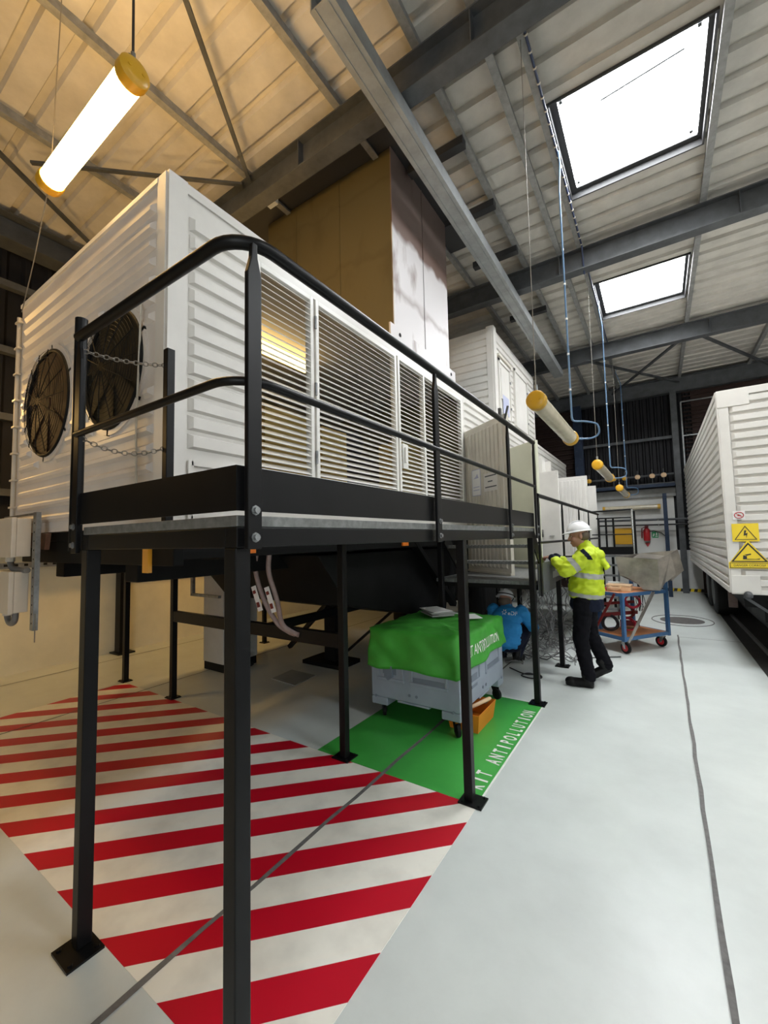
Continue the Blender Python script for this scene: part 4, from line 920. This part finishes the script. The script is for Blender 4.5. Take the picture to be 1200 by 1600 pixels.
for x in (-1.05, -.85): 
    m = M(); m.box(x - .025, x + .025, 10.3, 10.35, .01, 1.145); m.build('leg', 'black_paint', bs)
m = M(); m.box(-.45, -.40, 10.85, 10.9, .01, 1.145); m.build('leg', 'black_paint', bs)
for x in (-1.15, -1.0, -.85): 
    m = M(); m.box(x - .02, x + .02, 10.86, 10.89, 1.18, 2.0); m.build('post', 'black_paint', bs)
m = M(); m.tube([(-.43, 10.02, 1.18), (-.43, 10.02, 2.14)], .024, 10); m.build('post', 'chrome', bs, smooth=50)
m = M(); m.box(-.415, -.375, 10.0, 10.02, 1.18, 2.10); m.build('post', 'black_paint', bs)
m = M(); m.tube([(-1.2, 10.02, 2.12), (-.43, 10.02, 2.14), (-.43, 10.88, 2.0), (-1.2, 10.88, 2.0)], .017, 8); m.tube([(-1.2, 10.02, 1.62), (-.43, 10.02, 1.62)], .012, 8); m.build('rail', 'black_paint', bs, smooth=50)
yb = thing('electrical_cabinet', (-.9, 14.0, 1.33), 'yellow wall cabinet behind the stair railing', 'cabinet')
m = M(); m.box(-1.10, -.62, 13.85, 14.095, 1.33, 1.80); m.build('body', 'yellow_plastic', yb, bev=.01)
m = M(); m.box(-.615, -.58, 13.9, 13.98, 1.40, 1.47); m.box(-.615, -.58, 13.9, 13.98, 1.66, 1.73); m.build('gland', 'black_rubber', yb)
fe = thing('fire_extinguisher', (-.29, 14.0, 1.4), 'red fire extinguisher hung on the white far wall', 'fire extinguisher')
m = M(); m.lathe((-.27, 14.0, 1.42), Zu, [(0, .07), (.02, .085), (.30, .085), (.36, .05), (.38, .03)], 16); m.build('cylinder', 'red_paint', fe, smooth=40)
m = M(); m.tube([(-.27, 13.97, 1.82), (-.38, 13.94, 1.78), (-.39, 13.94, 1.50)], .018, 6); m.box(-.31, -.22, 13.96, 14.03, 1.80, 1.87); m.build('hose', 'dark_red', fe)
m = M(); m.prism([(-.33, 14.06, 1.36), (-.20, 14.06, 1.36), (-.265, 14.06, 1.24)], (0, .005, 0)); m.build('floor_sign', 'red_paint', fe)
ex = thing('exit_sign', (-.065, 14.09, 1.59), 'green emergency sign with white symbols right of the fire extinguisher', 'sign')
m = M(); m.box(-.145, .005, 14.085, 14.098, 1.50, 1.68); m.build('plate', 'sign_green', ex)
m = M(); y = 14.083
flat(m, [(-.13, 1.54), (-.10, 1.54), (-.10, 1.56), (-.08, 1.60), (-.10, 1.64), (-.12, 1.60)], y); flat(m, [(-.07, 1.53), (-.01, 1.53), (-.01, 1.55), (-.07, 1.55)], y); flat(m, [(-.06, 1.57), (-.02, 1.57), (-.02, 1.65), (-.045, 1.65)], y); m.build('symbol', 'paper', ex)
wl_ = thing('wall_lamp', (-.63, 13.95, 2.38), 'long unlit cream tube lamp fixed high on the white far wall', 'lamp')
m = M(); m.lathe((-1.28, 13.92, 2.38), (1, 0, 0), [(0, .065), (1.31, .065)], 16); m.build('tube', 'tube_cover', wl_, smooth=40)
for x in (-1.34, .03):
    m = M(); m.lathe((x, 13.92, 2.38), (1, 0, 0), [(0, .07), (.07, .07)], 16); m.build('end_cap', 'amber_cap', wl_, smooth=40)
m = M(); m.box(-1.1, -1.05, 13.94, 14.098, 2.35, 2.41); m.box(-.1, -.05, 13.94, 14.098, 2.35, 2.41); m.build('bracket', 'grey_steel', wl_)
tray = thing('cable_tray', (-.65, 13.85, 3.05), 'blue-grey cable tray with pipes crossing the far wall above the lintel', 'cable tray')
m = M(); m.box(-1.75, .46, 13.72, 13.74, 2.92, 3.0); m.box(-1.75, .46, 13.95, 13.97, 2.92, 3.0)
for i in range(16): m.box(-1.74 + i * .145, -1.70 + i * .145, 13.74, 13.95, 2.94, 2.96)
m.build('ladder', 'blue_steel', tray)
m = M()
for i in range(4): m.tube([(-1.75, 13.78 + i * .045, 3.0), (.46, 13.78 + i * .045, 3.02)], .02, 6)
m.tube([(-1.7, 13.9, 3.24), (.46, 13.9, 3.27)], .03, 8); m.build('cables', 'grey_steel', tray)
for i, x in enumerate((-1.65, -1.0, -.72, -.40, -.05, .22)):
    f = thing('rail_fitting', (x, 13.8, 3.22), ('first', 'second', 'third', 'fourth', 'fifth', 'sixth')[i] + ' small round fitting from the dark blue column, above the far cable tray', 'fitting', 'yellow fittings on the far pipe')
    m = M(); m.lathe((x, 13.75, 3.24), (0, 1, 0), [(0, .02), (.02, .07), (.05, .07), (.07, .02)], 8); m.build('disc', 'amber_cap' if i < 3 else 'light_wood', f)
    m = M(); m.tube([(x, 13.78, 3.0), (x, 13.78, 3.42)], .014, 6); m.build('rod', 'grey_steel', f)
pr_ = thing('pipe_pair', (-.6, 13.8, 1.95), 'pair of dark pipes across the white far wall behind the stairs', 'pipe')
m = M(); m.tube([(-1.7, 13.7, 2.02), (.7, 13.7, 2.0)], .03, 8); m.build('pipe', 'grey_steel', pr_)
m = M(); m.tube([(-1.7, 13.75, 1.88), (.7, 13.75, 1.86)], .022, 8); m.build('pipe', 'black_paint', pr_)
for x, z in ((-.62, 1.99), (.02, 2.0), (.03, 1.84)):
    m = M(); m.ell((x, 13.64, z), .028, .028, .028, 10, 6); m.build('valve_knob', 'chrome', pr_, smooth=60)
m = M(); m.tube([(-.38, 14.08, 1.66), (-.1, 14.08, 1.70), (.08, 14.08, 1.64), (.16, 13.95, 1.55)], .012, 6); tag(m.build('wall_cable', 'cable_black'), 'black cable looping above the green emergency sign', 'cable')
m = M(); m.box(-1.62, -1.59, 14.05, 14.095, 1.2, 2.6); tag(m.build('wall_conduit', 'grey_steel'), 'thin vertical conduit left of the cream wall lamp', 'conduit')

# ------------------------------------------------------------------ left side: boxes, tray, cabinet
jb = thing('perforated_rail', (-3.75, 1.1, 1.55), 'perforated steel upright carrying two cream junction boxes in front of the container end', 'rail')
m = M(); m.box(-3.785, -3.725, 1.10, 1.13, 1.03, 1.875); m.box(-4.5, -3.785, 1.118, 1.135, 1.86, 1.875); m.build('upright', 'galvanised', jb)
m = M(); m.tube([(-3.72, 1.11, 1.15), (-3.715, 1.11, .95)], .004, 5); m.build('wire_tail', 'steel_wire', jb)
m = M()
for i in range(12): m.lathe((-3.755, 1.10, 1.08 + i * .065), (0, -1, 0), [(0, .007), (.001, .007)], 8)
m.build('holes', 'black_rubber', jb)['kind'] = 'stuff'
JX = -3.86
for i, (z0, z1, dx) in enumerate(((1.555, 1.835, 0), (1.15, 1.445, -.02))):
    b = thing('junction_box', (JX - .3, 1.08, z0), ('upper cream junction box with grey conduit below, beside the perforated upright', 'lower cream junction box with looped conduit, beside the perforated upright')[i], 'junction box')
    m = M(); m.box(JX - .50 + dx, JX + dx, 1.03, 1.115, z0, z1); m.box(JX - .50 + dx, JX - .37 + dx, 1.00, 1.03, z0 - .005, z1 + .005); m.box(JX - .365 + dx, JX + dx + .003, 1.00, 1.03, z0 - .005, z1 + .005); m.build('case', 'box_cream', b, bev=.005)
    m = M(); x = JX - .27 + dx
    m.tube(curve([(x, 1.07, z0), (x + .005, 1.07, z0 - .05), (x + .05, 1.07, z0 - .085), (x + .11, 1.07, z0 - .09), (x + .165, 1.07, z0 - .06), (x + .175, 1.07, z0)] if i else [(x, 1.07, z0), (x + .01, 1.07, z0 - .05), (x + .07, 1.07, z0 - .09), (x + .17, 1.08, z0 - .10), (x + .30, 1.09, z0 - .10)]), .021, 10); m.build('conduit', 'cable_grey', b, smooth=60)
    m = M(); m.cyl((x, 1.07, z0 - .04), (x, 1.07, z0 - .005), .03, n=10); m.build('gland', 'box_cream', b)
tw = thing('wall_cable_tray', (-6.9, 3, 1.42), 'galvanised perforated cable tray along the top of the cream wall', 'cable tray')
m = M(); m.box(-6.99, -6.80, .2, 6.5, 1.36, 1.37); m.box(-6.81, -6.80, .2, 6.5, 1.37, 1.43)
m.build('tray', 'galvanised', tw)
m = M()
for i in range(40): m.box(-6.799, -6.797, .4 + i * .1, .44 + i * .1, 1.385, 1.415)
m.build('slots', 'black_rubber', tw)['kind'] = 'stuff'
m = M(); m.tube([(-6.9, .2, 1.40), (-6.9, 6.5, 1.40)], .025, 6); m.build('cable', 'cable_grey', tw)
wpst = M(); wpst.box(-6.95, -6.80, 3.05, 3.17, .01, 1.36); wpst.box(-7.0, -6.72, 3.0, 3.24, 0.001, .02); tag(wpst.build('wall_post', 'black_paint'), 'stout black post against the cream wall behind the thin platform leg', 'post')
gc = thing('floor_cabinet', (-4.8, 3.5, 0), 'grey floor standing cabinet with black plinth under the container', 'cabinet')
m = M(); m.box(-5.03, -4.61, 3.27, 3.80, .10, 1.36); m.build('body', 'cabinet_grey', gc, bev=.01)
m = M(); m.box(-5.02, -4.62, 3.28, 3.79, .001, .10); m.build('plinth', 'black_rubber', gc)
m = M(); m.tube(curve([(-4.6, 3.5, 1.05), (-4.5, 3.5, 1.0), (-4.46, 3.5, .6), (-4.5, 3.52, .2), (-4.42, 3.55, .05)]), .035, 8); m.build('cable', 'black_rubber', gc, smooth=60)
br = thing('cable_bracket', (-4.6, 2.9, 1.2), 'perforated galvanised bracket with hanging cables beside the grey cabinet', 'bracket')
m = M(); m.box(-4.86, -4.82, 2.98, 3.02, .98, 1.62); m.box(-4.86, -4.3, 2.98, 3.02, .98, 1.01); m.build('arm', 'galvanised', br)

# ------------------------------------------------------------------ loose cables
random.seed(11)
m = M()
def wander(m, p, n, step, r, zmax=.02, lim=(-2.0, -.95, 5.3, 8.6)):
    a = random.uniform(0, 6.28); pts = [V(p)]
    for i in range(n):
        a += random.uniform(-.9, .9); q = pts[-1] + V((math.cos(a), math.sin(a), 0)) * step
        q.x = min(max(q.x, lim[0]), lim[1]); q.y = min(max(q.y, lim[2]), lim[3]); q.z = r + random.uniform(0, zmax); pts.append(q)
    m.tube(curve(pts, 3), r, 5)
for i in range(30): wander(m, (random.uniform(-1.9, -1.1), random.uniform(5.6, 8.2), .01), 26, .09, random.choice((.005, .006, .008)), zmax=.10)
tag(m.build('cable_tangle', 'cable_grey', smooth=60), 'tangle of thin grey cables spread over the floor beneath the landing', 'cables', kind='stuff')
m = M()
for i in range(30):
    x, y = random.uniform(-1.75, -1.12), random.uniform(5.75, 7.6); z1 = random.uniform(.75, 1.02); pts = [V((x, y, z1))]
    for j in range(1, 8): pts.append(V((x + random.uniform(-.07, .07), y + random.uniform(-.07, .07), z1 * (1 - j / 7.3) + .01)))
    m.tube(pts, random.choice((.004, .005, .007)), 5)
tag(m.build('hanging_cables', 'cable_grey', smooth=60), 'curtain of grey cables hanging from the landing down to the floor', 'cables', kind='stuff')
m = M(); m.tube(curve([(-1.62, 5.2, .008), (-1.4, 5.05, .008), (-1.25, 5.1, .008), (-1.2, 5.0, .008), (-1.3, 4.93, .008), (-1.42, 4.98, .008), (-1.35, 5.06, .02), (-1.2, 5.02, .012)]), .007, 6); tag(m.build('floor_cable', 'cable_black', smooth=60), 'short black cable loop on the floor beside the crouching man', 'cable')
m = M(); m.tube([(-1.75, 5.9, .01), (-1.3, 5.75, .012), (-1.15, 5.85, .10), (-1.0, 5.9, .01), (-.85, 6.1, .01), (-.5, 6.35, .01)], .007, 6); tag(m.build('floor_cable', 'cable_black', smooth=60), 'black cable running over the floor past the landing pole to the trolley', 'cable')
coil('red_cable', 'cable_red', (-.93, 6.15, .025), (0, 0, 1), .07, .009, 3, 'small tangle of pink red cable on the floor behind the standing man')
# ------------------------------------------------------------------ people
def fuse(m, name, mats, parent, voxel=.007, smooth=4, classify=None, crease=0):
    """weld overlapping volumes into one continuous skin"""
    o = m.build(name, mats[0], None)
    a = o.modifiers.new('R', 'REMESH'); a.mode = 'VOXEL'; a.voxel_size = voxel; a.use_smooth_shade = True
    b = o.modifiers.new('S', 'SMOOTH'); b.factor = .5; b.iterations = smooth
    dg = bpy.context.evaluated_depsgraph_get(); me = bpy.data.meshes.new_from_object(o.evaluated_get(dg))
    old = o.data; o.modifiers.clear(); o.data = me; bpy.data.meshes.remove(old); me.name = name
    me.materials.clear()
    for k_ in mats: me.materials.append(MATS[k_])
    for p in me.polygons:
        p.use_smooth = True
        p.material_index = classify(p.center) if classify else 0
    if crease:
        me.update(); nn = [v.normal.copy() for v in me.vertices]
        for v, n_ in zip(me.vertices, nn):
            c = v.co; w_ = noise.noise(V((c.x * 9, c.y * 9, c.z * 17))); v.co = c + n_ * crease * (.7 * (1 - 2 * abs(w_)) + .8 * noise.noise(V((c.x * 22, c.y * 22, c.z * 30))))
    org = root_loc(parent)
    for v in me.vertices: v.co -= org
    o.parent = parent; return o
def hand(m, w, d, pn, L=.185, curl=.9, thumb=1):
    """palm and five fingers: w wrist, d pointing direction, pn palm normal, thumb side sign"""
    d = V(d).normalized(); pn = V(pn); pn = (pn - d * pn.dot(d)).normalized(); s = d.cross(pn).normalized() * thumb
    for k_ in (-1.2, -.4, .4, 1.2): m.capsule(w - d * .01, w + d * .085 + s * k_ * .018, .017, .0125, 8)
    for k_, ln in zip((1.55, .52, -.52, -1.55), (.066, .076, .071, .056)):
        b = w + d * .088 + s * k_ * .0145; c = b + (d * math.cos(curl * .5) + pn * math.sin(curl * .5)) * ln * .5; e = c + (d * math.cos(curl * 1.4) + pn * math.sin(curl * 1.4)) * ln * .5
        m.capsule(b, c, .0095, .009, 8); m.capsule(c, e, .009, .0075, 8)
    b = w + d * .025 + s * .028; c = b + (d * .7 + s * .7).normalized() * .042; e = c + (d * .8 + pn * .6).normalized() * .032
    m.capsule(b, c, .013, .0105, 8); m.capsule(c, e, .0105, .008, 8)
def head(m, c, f, up):
    """skull, jaw, nose, brow, ears; c centre of the head, f facing"""
    f = V(f).normalized(); up = V(up); up = (up - f * up.dot(f)).normalized(); s = f.cross(up)
    mw = Matrix((( f.x, s.x, up.x), (f.y, s.y, up.y), (f.z, s.z, up.z)))
    P_ = lambda a, b, z: c + f * a + s * b + up * z
    m.ell(P_(-.010, 0, .025), .098, .076, .095, mw=mw); m.ell(P_(.022, 0, -.045), .072, .060, .078, mw=mw); m.ell(P_(.058, 0, -.098), .030, .034, .022, mw=mw)
    m.capsule(P_(.088, 0, .012), P_(.108, 0, -.030), .011, .016, 8); m.capsule(P_(.082, -.035, .022), P_(.082, .035, .022), .013, .013, 8)
    m.capsule(P_(.088, -.018, -.068), P_(.088, .018, -.068), .010, .010, 8); m.capsule(P_(.084, -.016, -.080), P_(.084, .016, -.080), .010, .010, 8)
    for k_ in (-1, 1): m.ell(P_(-.005, k_ * .077, -.012), .020, .010, .033, 10, 8, mw=mw); m.ell(P_(.062, k_ * .036, -.035), .026, .022, .026, 10, 8, mw=mw)
    return P_, mw
def face_bits(parent, P_):
    for k_ in (-1, 1):
        m = M(); m.ell(P_(.083, k_ * .032, .001), .007, .010, .006, 10, 6); e = m.build('eye', 'box_cream', parent, smooth=60)
        m = M(); m.ell(P_(.090, k_ * .032, .001), .005, .005, .005, 8, 6); m.build('iris', 'eye_dark', e, smooth=60)
        m = M(); m.capsule(P_(.094, k_ * .018, .024), P_(.088, k_ * .048, .026), .004, .003, 6); m.build('eyebrow', 'hair', parent)
    m = M(); m.capsule(P_(.097, -.018, -.074), P_(.097, .018, -.074), .0025, .0025, 6); m.build('mouth', 'dark_red', parent)
def helmet(parent, P_, mw, tilt=0):
    m = M(); n = 32; rows = []
    c = P_(-.008, 0, .052)
    rings = [(0, .128, .112)] + [(.108 * math.sin(t), .126 * math.cos(t), .110 * math.cos(t)) for t in (math.pi / 2 * i / 9 for i in range(0, 9))] + [(.109, .004, .004)]
    for h, a, b in rings: rows.append([c + mw @ V((a * math.cos(2 * math.pi * i / n), b * math.sin(2 * math.pi * i / n), h)) for i in range(n)])
    m.add([v for r in rows for v in r], [(a * n + i, a * n + (i + 1) % n, (a + 1) * n + (i + 1) % n, (a + 1) * n + i) for a in range(len(rows) - 1) for i in range(n)] + [tuple(range(n))])
    h = m.build('helmet', 'helmet_white', parent, smooth=50)
    m = M(); br_ = []
    for i in range(n):
        t = 2 * math.pi * i / n; e = .014 + .045 * max(0, math.cos(t)) ** 3; br_.append((c + mw @ V((.126 * math.cos(t), .110 * math.sin(t), .004)), c + mw @ V(((.126 + e) * math.cos(t), (.110 + .014) * math.sin(t), -.008 - .006 * max(0, math.cos(t))))))
    m.add([v for p in br_ for v in p], [(2 * i, 2 * i + 1, 2 * ((i + 1) % n) + 1, 2 * ((i + 1) % n)) for i in range(n)]); m.build('brim', 'helmet_white', h, smooth=60, solid=.004)
    m = M(); m.tube([c + mw @ V((.112 * math.cos(t), .006, .012 + .104 * math.sin(t))) for t in (math.pi * i / 14 for i in range(1, 14))], .006, 6); m.build('ridge', 'helmet_white', h, smooth=60)
    return h, c
# --- standing man in hi-vis jacket
mo = V((-.72, 5.10, 0)); p1 = thing('person', mo, 'person in yellow hi-vis jacket and white helmet, standing with hands on the landing', 'person')
S1 = V((-.645, 4.925, 1.40)); S2 = V((-.645, 5.275, 1.40)); E1 = V((-.86, 4.84, 1.245)); W1 = V((-1.02, 4.99, 1.375)); E2 = V((-.88, 5.36, 1.24)); W2 = V((-1.03, 5.24, 1.375))
H1, K1, A1 = V((-.72, 5.01, .90)), V((-.765, 4.985, .50)), V((-.70, 4.965, .095)); H2, K2, A2 = V((-.71, 5.19, .90)), V((-.70, 5.26, .50)), V((-.565, 5.31, .15))
HC, FW, UP = V((-.745, 5.085, 1.615)), V((-.93, -.30, -.12)), V((-.12, 0, 1))
m = M(); P_, mw = head(m, HC, FW, UP)
m.capsule((-.665, 5.1, 1.42), (-.735, 5.09, 1.56), .060, .055)
m.ell((-.66, 5.1, 1.30), .10, .16, .17); m.ell((-.69, 5.1, 1.05), .10, .14, .2); m.ell((-.70, 5.1, .92), .11, .15, .12)
for s_, e_, w_ in ((S1, E1, W1), (S2, E2, W2)): m.capsule(s_, e_, .052, .043); m.capsule(e_, w_, .042, .030)
for h_, k_, a_ in ((H1, K1, A1), (H2, K2, A2)): m.capsule(h_, k_, .078, .055); m.capsule(k_, a_, .052, .038)
hand(m, W1, (-.75, .45, .02), (-.2, .1, -1), thumb=1); hand(m, W2, (-.8, -.1, .02), (-.2, 0, -1), thumb=-1)
fuse(m, 'body', ['skin'], p1, .006, 3); face_bits(p1, P_); helmet(p1, P_, mw)
m = M(); m.ell(P_(-.035, 0, .0), .078, .079, .075, mw=mw); m.build('hair', 'hair', p1, smooth=60)
m = M()                                                      # jacket
m.ell((-.665, 5.1, 1.33), .150, .215, .17); m.ell((-.685, 5.1, 1.16), .165, .205, .2); m.ell((-.70, 5.1, 1.04), .178, .205, .12); m.lathe((-.705, 5.1, .935), (.06, 0, 1), [(0, .168), (.03, .18), (.12, .176), (.25, .165)], 28)
m.capsule((-.665, 5.1, 1.40), (-.690, 5.1, 1.49), .115, .078); m.capsule((-.56, 5.02, 1.40), (-.56, 5.18, 1.40), .055, .055); m.prism([(-.60, 4.99, 1.46), (-.60, 5.21, 1.46), (-.49, 5.20, 1.25), (-.49, 5.0, 1.25)], (.03, 0, .015))
for s_, e_, w_ in ((S1, E1, W1), (S2, E2, W2)):
    m.capsule(s_, e_, .088, .076); m.capsule(e_, e_.lerp(w_, .72), .074, .052)
    for q in range(5): m.ell(s_.lerp(e_, .25 + q * .18) + V((0, -.004 * (q % 2), -.008)), .074, .074, .088 - .003 * q)
def jc(c):
    c = c
    for s_, e_ in ((S1, E1), (S2, E2)):
        ab = e_ - s_; t = (c - s_).dot(ab) / ab.length_squared; rr = (c - (s_ + ab * t)).length
        if .52 < t < .72 and rr < .10 and abs(c.y - 5.1) > .19: return 1
        if -.02 < t < .14 and rr > .06 and abs(c.y - 5.1) > .215 and c.z > 1.36: return 2
    zz = c.z + (c.x + .7) * .12
    if abs(c.y - 5.1) < .235 and c.x > -.90 and (1.16 < zz < 1.215 or .945 < zz < .99): return 1
    return 0
fuse(m, 'jacket', ['hi_vis', 'reflective_tape', 'navy_cloth'], p1, .0075, 3, jc, crease=.011)
m = M()
for e_, w_ in ((E1, W1), (E2, W2)): m.capsule(e_.lerp(w_, .60), e_.lerp(w_, .98), .050, .044)
fuse(m, 'cuffs', ['navy_cloth'], p1, .007, 3)
m = M(); m.lathe((-.705, 5.1, .80), (.03, 0, 1), [(0, .150), (.04, .168), (.12, .165), (.2, .15)], 28); fuse(m, 'under_jacket', ['navy_cloth'], p1, .008, 4, crease=.008)
m = M(); m.ell((-.71, 5.1, .90), .125, .165, .11)
for h_, k_, a_ in ((H1, K1, A1), (H2, K2, A2)):
    m.capsule(h_, k_, .100, .078); m.capsule(k_, a_ + Zu * .02, .076, .066)
    for q in range(3): m.ell(k_.lerp(a_, .55 + .16 * q), .072, .072, .03)
fuse(m, 'trousers', ['black_cloth'], p1, .0075, 3, crease=.008)
def shoe(parent, heel, toe, up=Zu, name='shoe'):
    d = (toe - heel); L = d.length; d.normalize(); s = d.cross(up).normalized(); u = s.cross(d); mw = Matrix(((d.x, s.x, u.x), (d.y, s.y, u.y), (d.z, s.z, u.z)))
    m = M(); m.capsule(heel + d * .04 + u * .045, toe - d * .05 + u * .046, .046, .042); m.ell(toe - d * .06 + u * .045, .062, .050, .045, mw=mw); m.capsule(heel + d * .055 + u * .06, heel + d * .07 + u * .14, .047, .050)
    ol = [(-.002, 0), (.01, .028), (.05, .036), (.10, .034), (.16, .040), (L - .06, .046), (L - .02, .032), (L + .002, 0)]
    ol = ol + [(a, -b) for a, b in ol[-2:0:-1]]; m.prism([heel + d * a + s * b + u * .003 for a, b in ol], u * .026)
    return fuse(m, name, ['shoe_black'], parent, .006, 3)
shoe(p1, V((-.655, 4.955, .002)), V((-.935, 4.94, .002))); shoe(p1, V((-.505, 5.33, .115)), V((-.715, 5.27, .004)), V((.5, 0, .85)))
# --- crouching man in blue sweatshirt
q0 = V((-1.70, 5.42, 0)); p2 = thing('person', q0, 'person in blue sweatshirt and white helmet, crouching with back turned', 'person')
HC, FW, UP = V((-1.745, 5.54, .765)), V((.10, .92, -.38)), V((0, .38, .92))
S1 = V((-1.885, 5.46, .655)); S2 = V((-1.525, 5.47, .655)); E1 = V((-1.94, 5.60, .44)); E2 = V((-1.41, 5.58, .455)); W1 = V((-1.80, 5.78, .40)); W2 = V((-1.52, 5.78, .40))
m = M(); P_, mw = head(m, HC, FW, UP)
m.capsule((-1.71, 5.48, .66), (-1.74, 5.53, .74), .062, .056); m.ell((-1.70, 5.44, .54), .15, .11, .16); m.ell((-1.69, 5.38, .34), .14, .12, .17)
for s_, e_, w_ in ((S1, E1, W1), (S2, E2, W2)): m.capsule(s_, e_, .05, .042); m.capsule(e_, w_, .04, .029)
LEGS = ((V((-1.78, 5.38, .25)), V((-1.87, 5.76, .40)), V((-1.80, 5.47, .10))), (V((-1.60, 5.38, .25)), V((-1.53, 5.76, .40)), V((-1.60, 5.45, .10))))
for h_, k_, a_ in LEGS: m.capsule(h_, k_, .075, .055); m.capsule(k_, a_, .052, .038)
hand(m, W1, (.5, .8, -.1), (.3, 0, -1), thumb=-1); hand(m, W2, (-.4, .9, -.1), (-.3, 0, -1), thumb=1)
fuse(m, 'body', ['skin'], p2, .006, 3); face_bits(p2, P_); hm, hc = helmet(p2, P_, mw)
m = M(); m.ell(P_(-.03, 0, -.005), .080, .079, .085, mw=mw); m.build('hair', 'hair', p2, smooth=60)
m = M(); m.tube([hc + mw @ V((.132 * math.cos(t), .116 * math.sin(t), .022)) for t in (2 * math.pi * i / 32 for i in range(32))], .007, 6, True); m.tube([hc + mw @ V((.0, .117 * math.cos(t), .012 + .02 * math.sin(t) - .11 * max(0, math.sin(t)))) for t in (math.pi * i / 10 for i in range(11))], .006, 6); m.build('goggle_strap', 'black_rubber', hm, smooth=60)
m = M()
m.ell((-1.705, 5.45, .585), .205, .145, .135); m.ell((-1.70, 5.41, .43), .185, .155, .19); m.ell((-1.69, 5.38, .28), .175, .155, .13); m.capsule((-1.71, 5.46, .62), (-1.73, 5.53, .715), .10, .072)
for s_, e_, w_ in ((S1, E1, W1), (S2, E2, W2)):
    m.capsule(s_, e_, .082, .066); m.capsule(e_, w_.lerp(e_, .08), .064, .046)
sw = fuse(m, 'sweatshirt', ['blue_cloth'], p2, .007, 4, crease=.009)
bv = BVHTree.FromPolygons([tuple(v.co + q0) for v in sw.data.vertices], [tuple(p.vertices) for p in sw.data.polygons])
m = M(); vs = []; fs = []
tv, tf = text_geo('eDF', .062); vs += [V((-1.60 + v.x, 5.0, .645 + v.y - v.x * .12)) for v in tv]; fs += tf
for i in range(6):
    a = i * math.pi / 3; d = V((math.cos(a), 0, math.sin(a))); s_ = V((-d.z, 0, d.x)); c = V((-1.70, 5.0, .660)); b = len(vs)
    vs += [c + d * .010, c + d * .022 + s_ * .008, c + d * .036, c + d * .022 - s_ * .008]; fs.append((b, b + 1, b + 2, b + 3))
m.add(project(vs, fs, V((0, 1, 0)), bv, .004), fs); m.build('back_print', 'paper', p2, fix=False)
m = M(); m.ell((-1.69, 5.39, .24), .16, .145, .10)
for h_, k_, a_ in LEGS: m.capsule(h_, k_, .092, .075); m.capsule(k_, a_, .075, .06)
fuse(m, 'trousers', ['navy_cloth'], p2, .0075, 3)
shoe(p2, V((-1.79, 5.36, .06)), V((-1.82, 5.62, .003)), V((0, .1, .9))); shoe(p2, V((-1.60, 5.35, .06)), V((-1.57, 5.61, .003)), V((0, .1, .9)))

# ------------------------------------------------------------------ camera, world, render look
F, yw, pt, rl = 646.23, .583302, .06673, -.02216
f = V((-math.sin(yw) * math.cos(pt), math.cos(yw) * math.cos(pt), math.sin(pt))); rt = V((math.cos(yw), math.sin(yw), 0)); up = rt.cross(f)
rt, up = rt * math.cos(rl) + up * math.sin(rl), -rt * math.sin(rl) + up * math.cos(rl)
cam = bpy.data.cameras.new('camera'); co = bpy.data.objects.new('camera', cam); COL.objects.link(co)
co.matrix_world = Matrix(((rt.x, up.x, -f.x, 0), (rt.y, up.y, -f.y, 0), (rt.z, up.z, -f.z, 1.62), (0, 0, 0, 1)))
cam.sensor_fit = 'VERTICAL'; cam.sensor_height = 36; cam.lens = F / 1600 * 36; cam.clip_start = .02; cam.clip_end = 100
sc.camera = co
w = bpy.data.worlds.new('world'); sc.world = w; w.use_nodes = True; bg = w.node_tree.nodes['Background']; bg.inputs[0].default_value = (.8, .9, 1, 1); bg.inputs[1].default_value = .3
sc.view_settings.view_transform = 'Standard'; sc.view_settings.look = 'None'; sc.view_settings.gamma = 1; sc.view_settings.exposure = EXPO; sc.view_settings.use_curve_mapping = False
